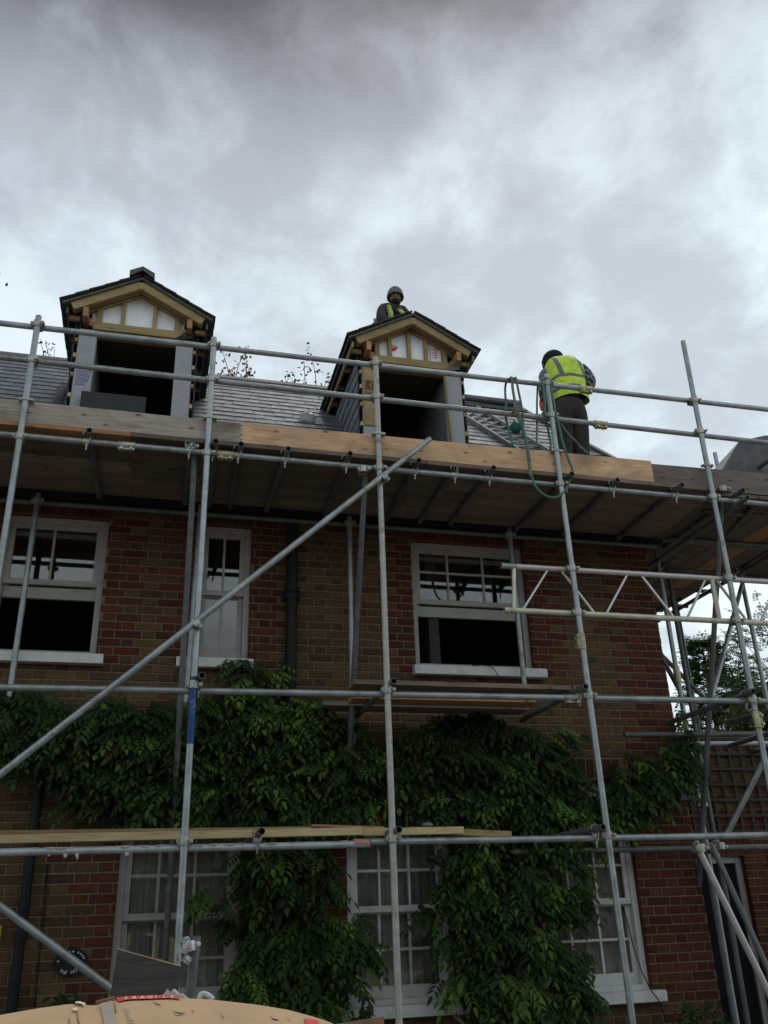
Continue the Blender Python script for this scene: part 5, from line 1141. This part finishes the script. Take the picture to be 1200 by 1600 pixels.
# tops of slender trees standing behind the house
def slender(x, y, top, spread, n, cols, label, twigs=7):
    root = empty('tree', (x, y, 0), label, 'tree', 'slender trees behind the house'); t = MB(); t.path(smooth_pts([V(x, y, 0), V(x+.1, y, top*.5), V(x, y, top-1.3)]), .10, 8, taper=.03); lv = Leaves()
    for k in range(twigs):
        a = random.uniform(0, 6.28); h_ = top-random.uniform(0, .8); e_ = V(x+math.cos(a)*spread*random.uniform(.3, 1), y+math.sin(a)*spread*.6, h_); p = smooth_pts([V(x, y, top-1.5), V(x, y, top-1.2)*.5+e_*.5+V(random.uniform(-.1, .1), 0, 0), e_], 5); t.path(p, .014, 5, taper=.004)
        for _ in range(n//twigs):
            q = random.choice(p[2:]); lv.single(q+V(random.gauss(0, .07), random.gauss(0, .07), random.gauss(0, .07)), .10*random.uniform(.6, 1.1), .024, tuple(c_*random.uniform(.7, 1.3) for c_ in random.choice(cols)))
    t.build('trunk', M_BARK, root); lv.build('foliage', M_LEAF, root)
slender(1.08, 15, 12.1, .55, 230, [(.16, .06, .03), (.12, .055, .03), (.05, .05, .025)], 'bare browning tree top above the ridge between the dormers', 12)
slender(2.60, 15, 11.92, .75, 300, [(.03, .055, .025), (.05, .08, .03)], 'green leaved tree top above the ridge beside the right dormer', 12)
slender(-2.45, 15, 11.62, .35, 60, [(.03, .05, .025)], 'arching twig tips above the ridge left of the left dormer', 6)
slender(6.15, 15, 11.75, .45, 36, [(.03, .04, .02)], 'thin twig with few leaves above the ridge right of the right dormer', 3)
slender(-3.85, 15, 13.5, .38, 160, [(.03, .04, .02)], 'tree top with one dark twig tip reaching in at the left picture edge', 8)

# ------------------------------------------------------------------ rubbish heap in the foreground
S = [(-260, 1640), (-120, 1606), (0, 1583), (60, 1572), (110, 1565), (150, 1568), (168, 1562), (200, 1558), (260, 1556), (330, 1559), (400, 1566), (450, 1574), (490, 1585), (512, 1592), (540, 1606), (600, 1640)]
def sil(px):
    for (a, b), (c, d) in zip(S, S[1:]):
        if a <= px <= c: t = (px-a)/(c-a); return b+(d-b)*t
    return S[-1][1]
CY = 2.30; nx, ny = 90, 26; vs = []; crest = []
for i in range(nx+1): px = -250+840*i/nx; crest.append(at(px, sil(px), CY))
for j in range(ny+1):
    v = j/ny
    for i in range(nx+1):
        p = crest[i]
        if v < .25: t = v/.25; y = CY+.35*(1-t); z = p.z*(1-(1-t)**2*.9)-.0; z = max(z, .02)
        else: t = (v-.25)/.75; y = CY-t*1.15; z = p.z-.05*t-.62*t*t+.006*math.sin(p.x*14+t*9)*min(1, t*4)
        vs.append((p.x*(y/CY if v >= .25 else 1), y, z))
cd = MB(); cd.add(vs, [(j*(nx+1)+i, j*(nx+1)+i+1, (j+1)*(nx+1)+i+1, (j+1)*(nx+1)+i) for j in range(ny) for i in range(nx)], smooth=True)
# skirt down to the ground on three sides so that the carton is a closed body
edge = [j*(nx+1) for j in range(ny+1)]+[ny*(nx+1)+i for i in range(1, nx+1)]+[j*(nx+1)+nx for j in range(ny-1, -1, -1)]
b0 = len(cd.v); cd.v += [(vs[k][0], vs[k][1], .0) for k in edge]
for q in range(len(edge)-1): cd.f.append((edge[q], edge[q+1], b0+q+1, b0+q)); cd.c.append((.5, .5, .5)); cd.m.append(0); cd.s.append(False)
carton = empty('cardboard_carton', (0.1, 1.7, 0), 'large brown cardboard carton with a bulging torn top and red print in the foreground', 'carton')
cd.build('carton_sheet', M_CARD, carton)
def onc(px, py, lift=.002):     # point on the carton's top where that photo pixel falls
    d = ray(px, py); best = None
    for k in np.linspace(1.2, 2.31, 400):
        t = (CY-k)/1.15; cx_ = None; P = CP+d*(k/d.y); u_ = P.x*CY/k
        i = min(range(nx), key=lambda i: abs(crest[i].x-u_)); z = crest[i].z-.05*t-.62*t*t+.006*math.sin(crest[i].x*14+t*9)*min(1, t*4)
        if best is None or abs(z-P.z) < best[0]: best = (abs(z-P.z), P)
    return best[1]+Vector((0, -.3, .95))*lift
def patch(pts, m, nm, lift=.002):
    b = MB(); ps = [onc(*p, lift) for p in pts]; b.add(ps, [tuple(range(len(ps)))]); return b.build(nm, m, carton)
def strip(top, bot, m, nm, lift=.003):
    b = MB(); n_ = len(top); vs = [onc(*p, lift) for p in top]+[onc(*p, lift) for p in bot]; b.add(vs, [(i, n_+i, n_+i+1, i+1) for i in range(n_-1)], smooth=True); return b.build(nm, m, carton)
strip([(180+i*11, sil(180+i*11)+.6) for i in range(10)], [(186+i*10.6, sil(180+i*11)+5.5+(1 if i in (0, 9) else 0)) for i in range(10)], M_RED, 'red_band')
strip([(157, 1570), (158, 1580), (160, 1590), (163, 1603)], [(174, 1566), (177, 1578), (181, 1590), (185, 1603)], M_TAPE, 'parcel_tape')
for i, ch in enumerate('FRAGILE'):
    c = onc(194+i*12, sil(194+i*12)+6.0, .004); text(ch, .016, c, carton, M_TANINK, nrm=(0, -.35, .93), xdir=(1, 0, 0), name='letter', extrude=.0003)
for i in range(7):
    q = onc(199+i*1.2, 1577+i*3.2, .004); b = MB(); b.box(q.x-.006, q.x+.006, q.y-.003, q.y+.003, q.z, q.z+.0012); b.build('pale_print', M_TANINK, carton)
patch([(475, 1594), (496, 1597), (500, 1603), (478, 1603)], M_RED, 'red_arrow', .004)
for pts in (((237, 1565), (243, 1570), (249, 1572), (251, 1576)), ((268, 1580), (275, 1584), (283, 1585.5), (290, 1584.5)), ((299, 1576), (300, 1581), (303, 1583)), ((343, 1584), (347, 1590), (350, 1592)), ((421, 1589), (427, 1594), (436, 1596)), ((447, 1590), (449, 1594), (453, 1598)), ((512, 1590), (516, 1596), (522, 1600))):
    b = MB(); ps = smooth_pts([onc(*p, .001) for p in pts], 4); n_ = len(ps); vs = []
    for i, p in enumerate(ps): w2 = .0032*math.sin(math.pi*(i+.3)/(n_+.3)); vs += [p+V(0, 0, .0015)+V(0, w2, w2*.3), p+V(0, 0, .0015)-V(0, w2, w2*.3)]
    b.add(vs, [(2*i, 2*i+1, 2*i+3, 2*i+2) for i in range(n_-1)]); b.build('torn_slit', M_BEARD, carton)
for pts in (((117, 1569), (124, 1568), (133, 1571), (133, 1575), (127, 1572), (118, 1571)), ((113, 1579), (120, 1578), (121, 1583), (115, 1582))): patch(pts, M_TANINK, 'torn_paper', .005)
for pts in (((120, 1578), (121, 1590), (124, 1603)), ((108, 1592), (109, 1604)), ((178, 1562), (180, 1572), (181, 1584))):
    b = MB(); b.path([onc(*p, .0005) for p in pts], .0016, 5); b.build('crease', M_CARDIN, carton)
# things sticking out of the heap behind the carton
b = MB(); p = at(184, 1484, 4.3); q = at(283, 1511, 4.3); dn = V(-.10, -.12, -1.1)
vs = [p, q, q+dn, p+dn]; vs += [x+V(.003, .018, .0) for x in vs]; b.add(vs, [(3, 2, 1, 0), (4, 5, 6, 7), (0, 1, 5, 4), (1, 2, 6, 5), (2, 3, 7, 6), (3, 0, 4, 7)])
e = b.build('plywood_sheet', M_PLY); tag(e, 'dark stained plywood sheet with a pale cut edge, leaning behind the carton', 'plywood')
b = MB(); b.bar(p+V(0, .006, .003), q+V(0, .006, .003), .018, .004); b.build('cut_edge', M_YELLOW, e)
tr_ = empty('short_tube', at(290, 1600, 4.6), 'short upright scaffold tube with a shiny swivel fitting behind the carton', 'tube')
a, c = at(306, 1462, 4.6), at(283, 1600, 4.6); b = MB(); b.tube(a, c-V(0, 0, .6), TR, 18, TI); b.build('tube', M_STD, tr_)
c1 = at(297, 1478, 4.55); o = obj('swivel_coupler', ME_COUP, tr_, Matrix.Translation(c1) @ Matrix.Rotation(R(20), 4, 'Z') @ Matrix.Rotation(R(-12), 4, 'Y') @ Matrix.Scale(.8, 4))
M_SHINY = steel('shiny_fitting', (.55, .57, .56), (.85, .86, .85), .3, .7); me = ME_COUP.copy(); me.materials.clear(); me.materials.append(M_SHINY); o.data = me
o = obj('swivel_coupler', me, tr_, Matrix.Translation(at(292, 1500, 4.54)) @ Matrix.Rotation(R(100), 4, 'Z') @ Matrix.Rotation(R(30), 4, 'X') @ Matrix.Scale(.6, 4))
b = MB()
for (x0, y0), (x1, y1), (x2, y2) in (((249, 1562), (262, 1545), (276, 1562)), ((258, 1560), (270, 1546), (280, 1556)), ((264, 1562), (274, 1551), (292, 1562)), ((275, 1562), (282, 1553), (294, 1562))):
    A, B, C_ = at(x0, y0, 3.4), at(x1, y1, 3.4), at(x2, y2, 3.42); k = V(random.uniform(-.01, .01), .03, 0); b.add([A, B, C_, A-V(0, 0, .25), C_-V(0, 0, .25), B+k, C_+k], [(0, 1, 2), (3, 0, 2, 4), (1, 5, 6, 2)])
tag(b.build('polythene_scrap', M_PLASTIC), 'crumpled white polythene scrap poking up behind the carton', 'polythene')
b = MB(); b.path(smooth_pts([at(310, 1568, 3.4), at(313, 1556, 3.4), at(318, 1553, 3.4), at(326, 1556, 3.4), at(333, 1562, 3.4)], 4), .009, 8); tag(b.build('plastic_trim', M_PLASTIC), 'small bent white plastic trim behind the carton', 'trim')
b = MB(); p0, p1, p2, p3 = at(522, 1601, 3.2), at(600, 1588, 3.2), at(600, 1620, 3.2), at(522, 1625, 3.2); vs = [p0, p1, p2-V(0, 0, .5), p3-V(0, 0, .5)]; vs += [x+V(0, .006, 0) for x in vs]
b.add(vs, [(3, 2, 1, 0), (4, 5, 6, 7), (0, 1, 5, 4), (1, 2, 6, 5), (2, 3, 7, 6), (3, 0, 4, 7)]); tag(b.build('cardboard_sheet', M_CARDIN), 'brown cardboard sheet edge right of the big carton', 'cardboard')
b = MB(); b.bar(at(150, 1569, 2.42), at(178, 1562, 2.42), .03, .012); tag(b.build('brick_shard', simple('shard', (.2, .1, .06))), 'reddish brown shard lying behind the parcel tape', 'shard')

hg = empty('hedge', (2, -13, 0), 'tall dark unseen hedge added behind the photographer to darken the ground floor panes', 'hedge')  # unseen hedge, added so the panes mirror something dark instead of bright sky
lv = Leaves()
for _ in range(5200): lv.single((random.uniform(-22, 26), -13+random.gauss(0, .35)+(.9 if random.random() < .5 else -.9), 7.0*random.random()**.75+random.gauss(0, .2)), .42, .16, tuple(x*random.uniform(.7, 1.3) for x in random.choice(GREENS)))
lv.build('foliage', M_LEAF, hg)
b = MB(); n = 70
for i in range(n):
    x0 = -22+48*i/n; b.tube((x0, -13, 0), (x0+random.uniform(-.3, .3), -13, 6.3+random.uniform(-.6, .5)), .55, 7, r1=.42)
b.build('branches', M_BARK, hg)
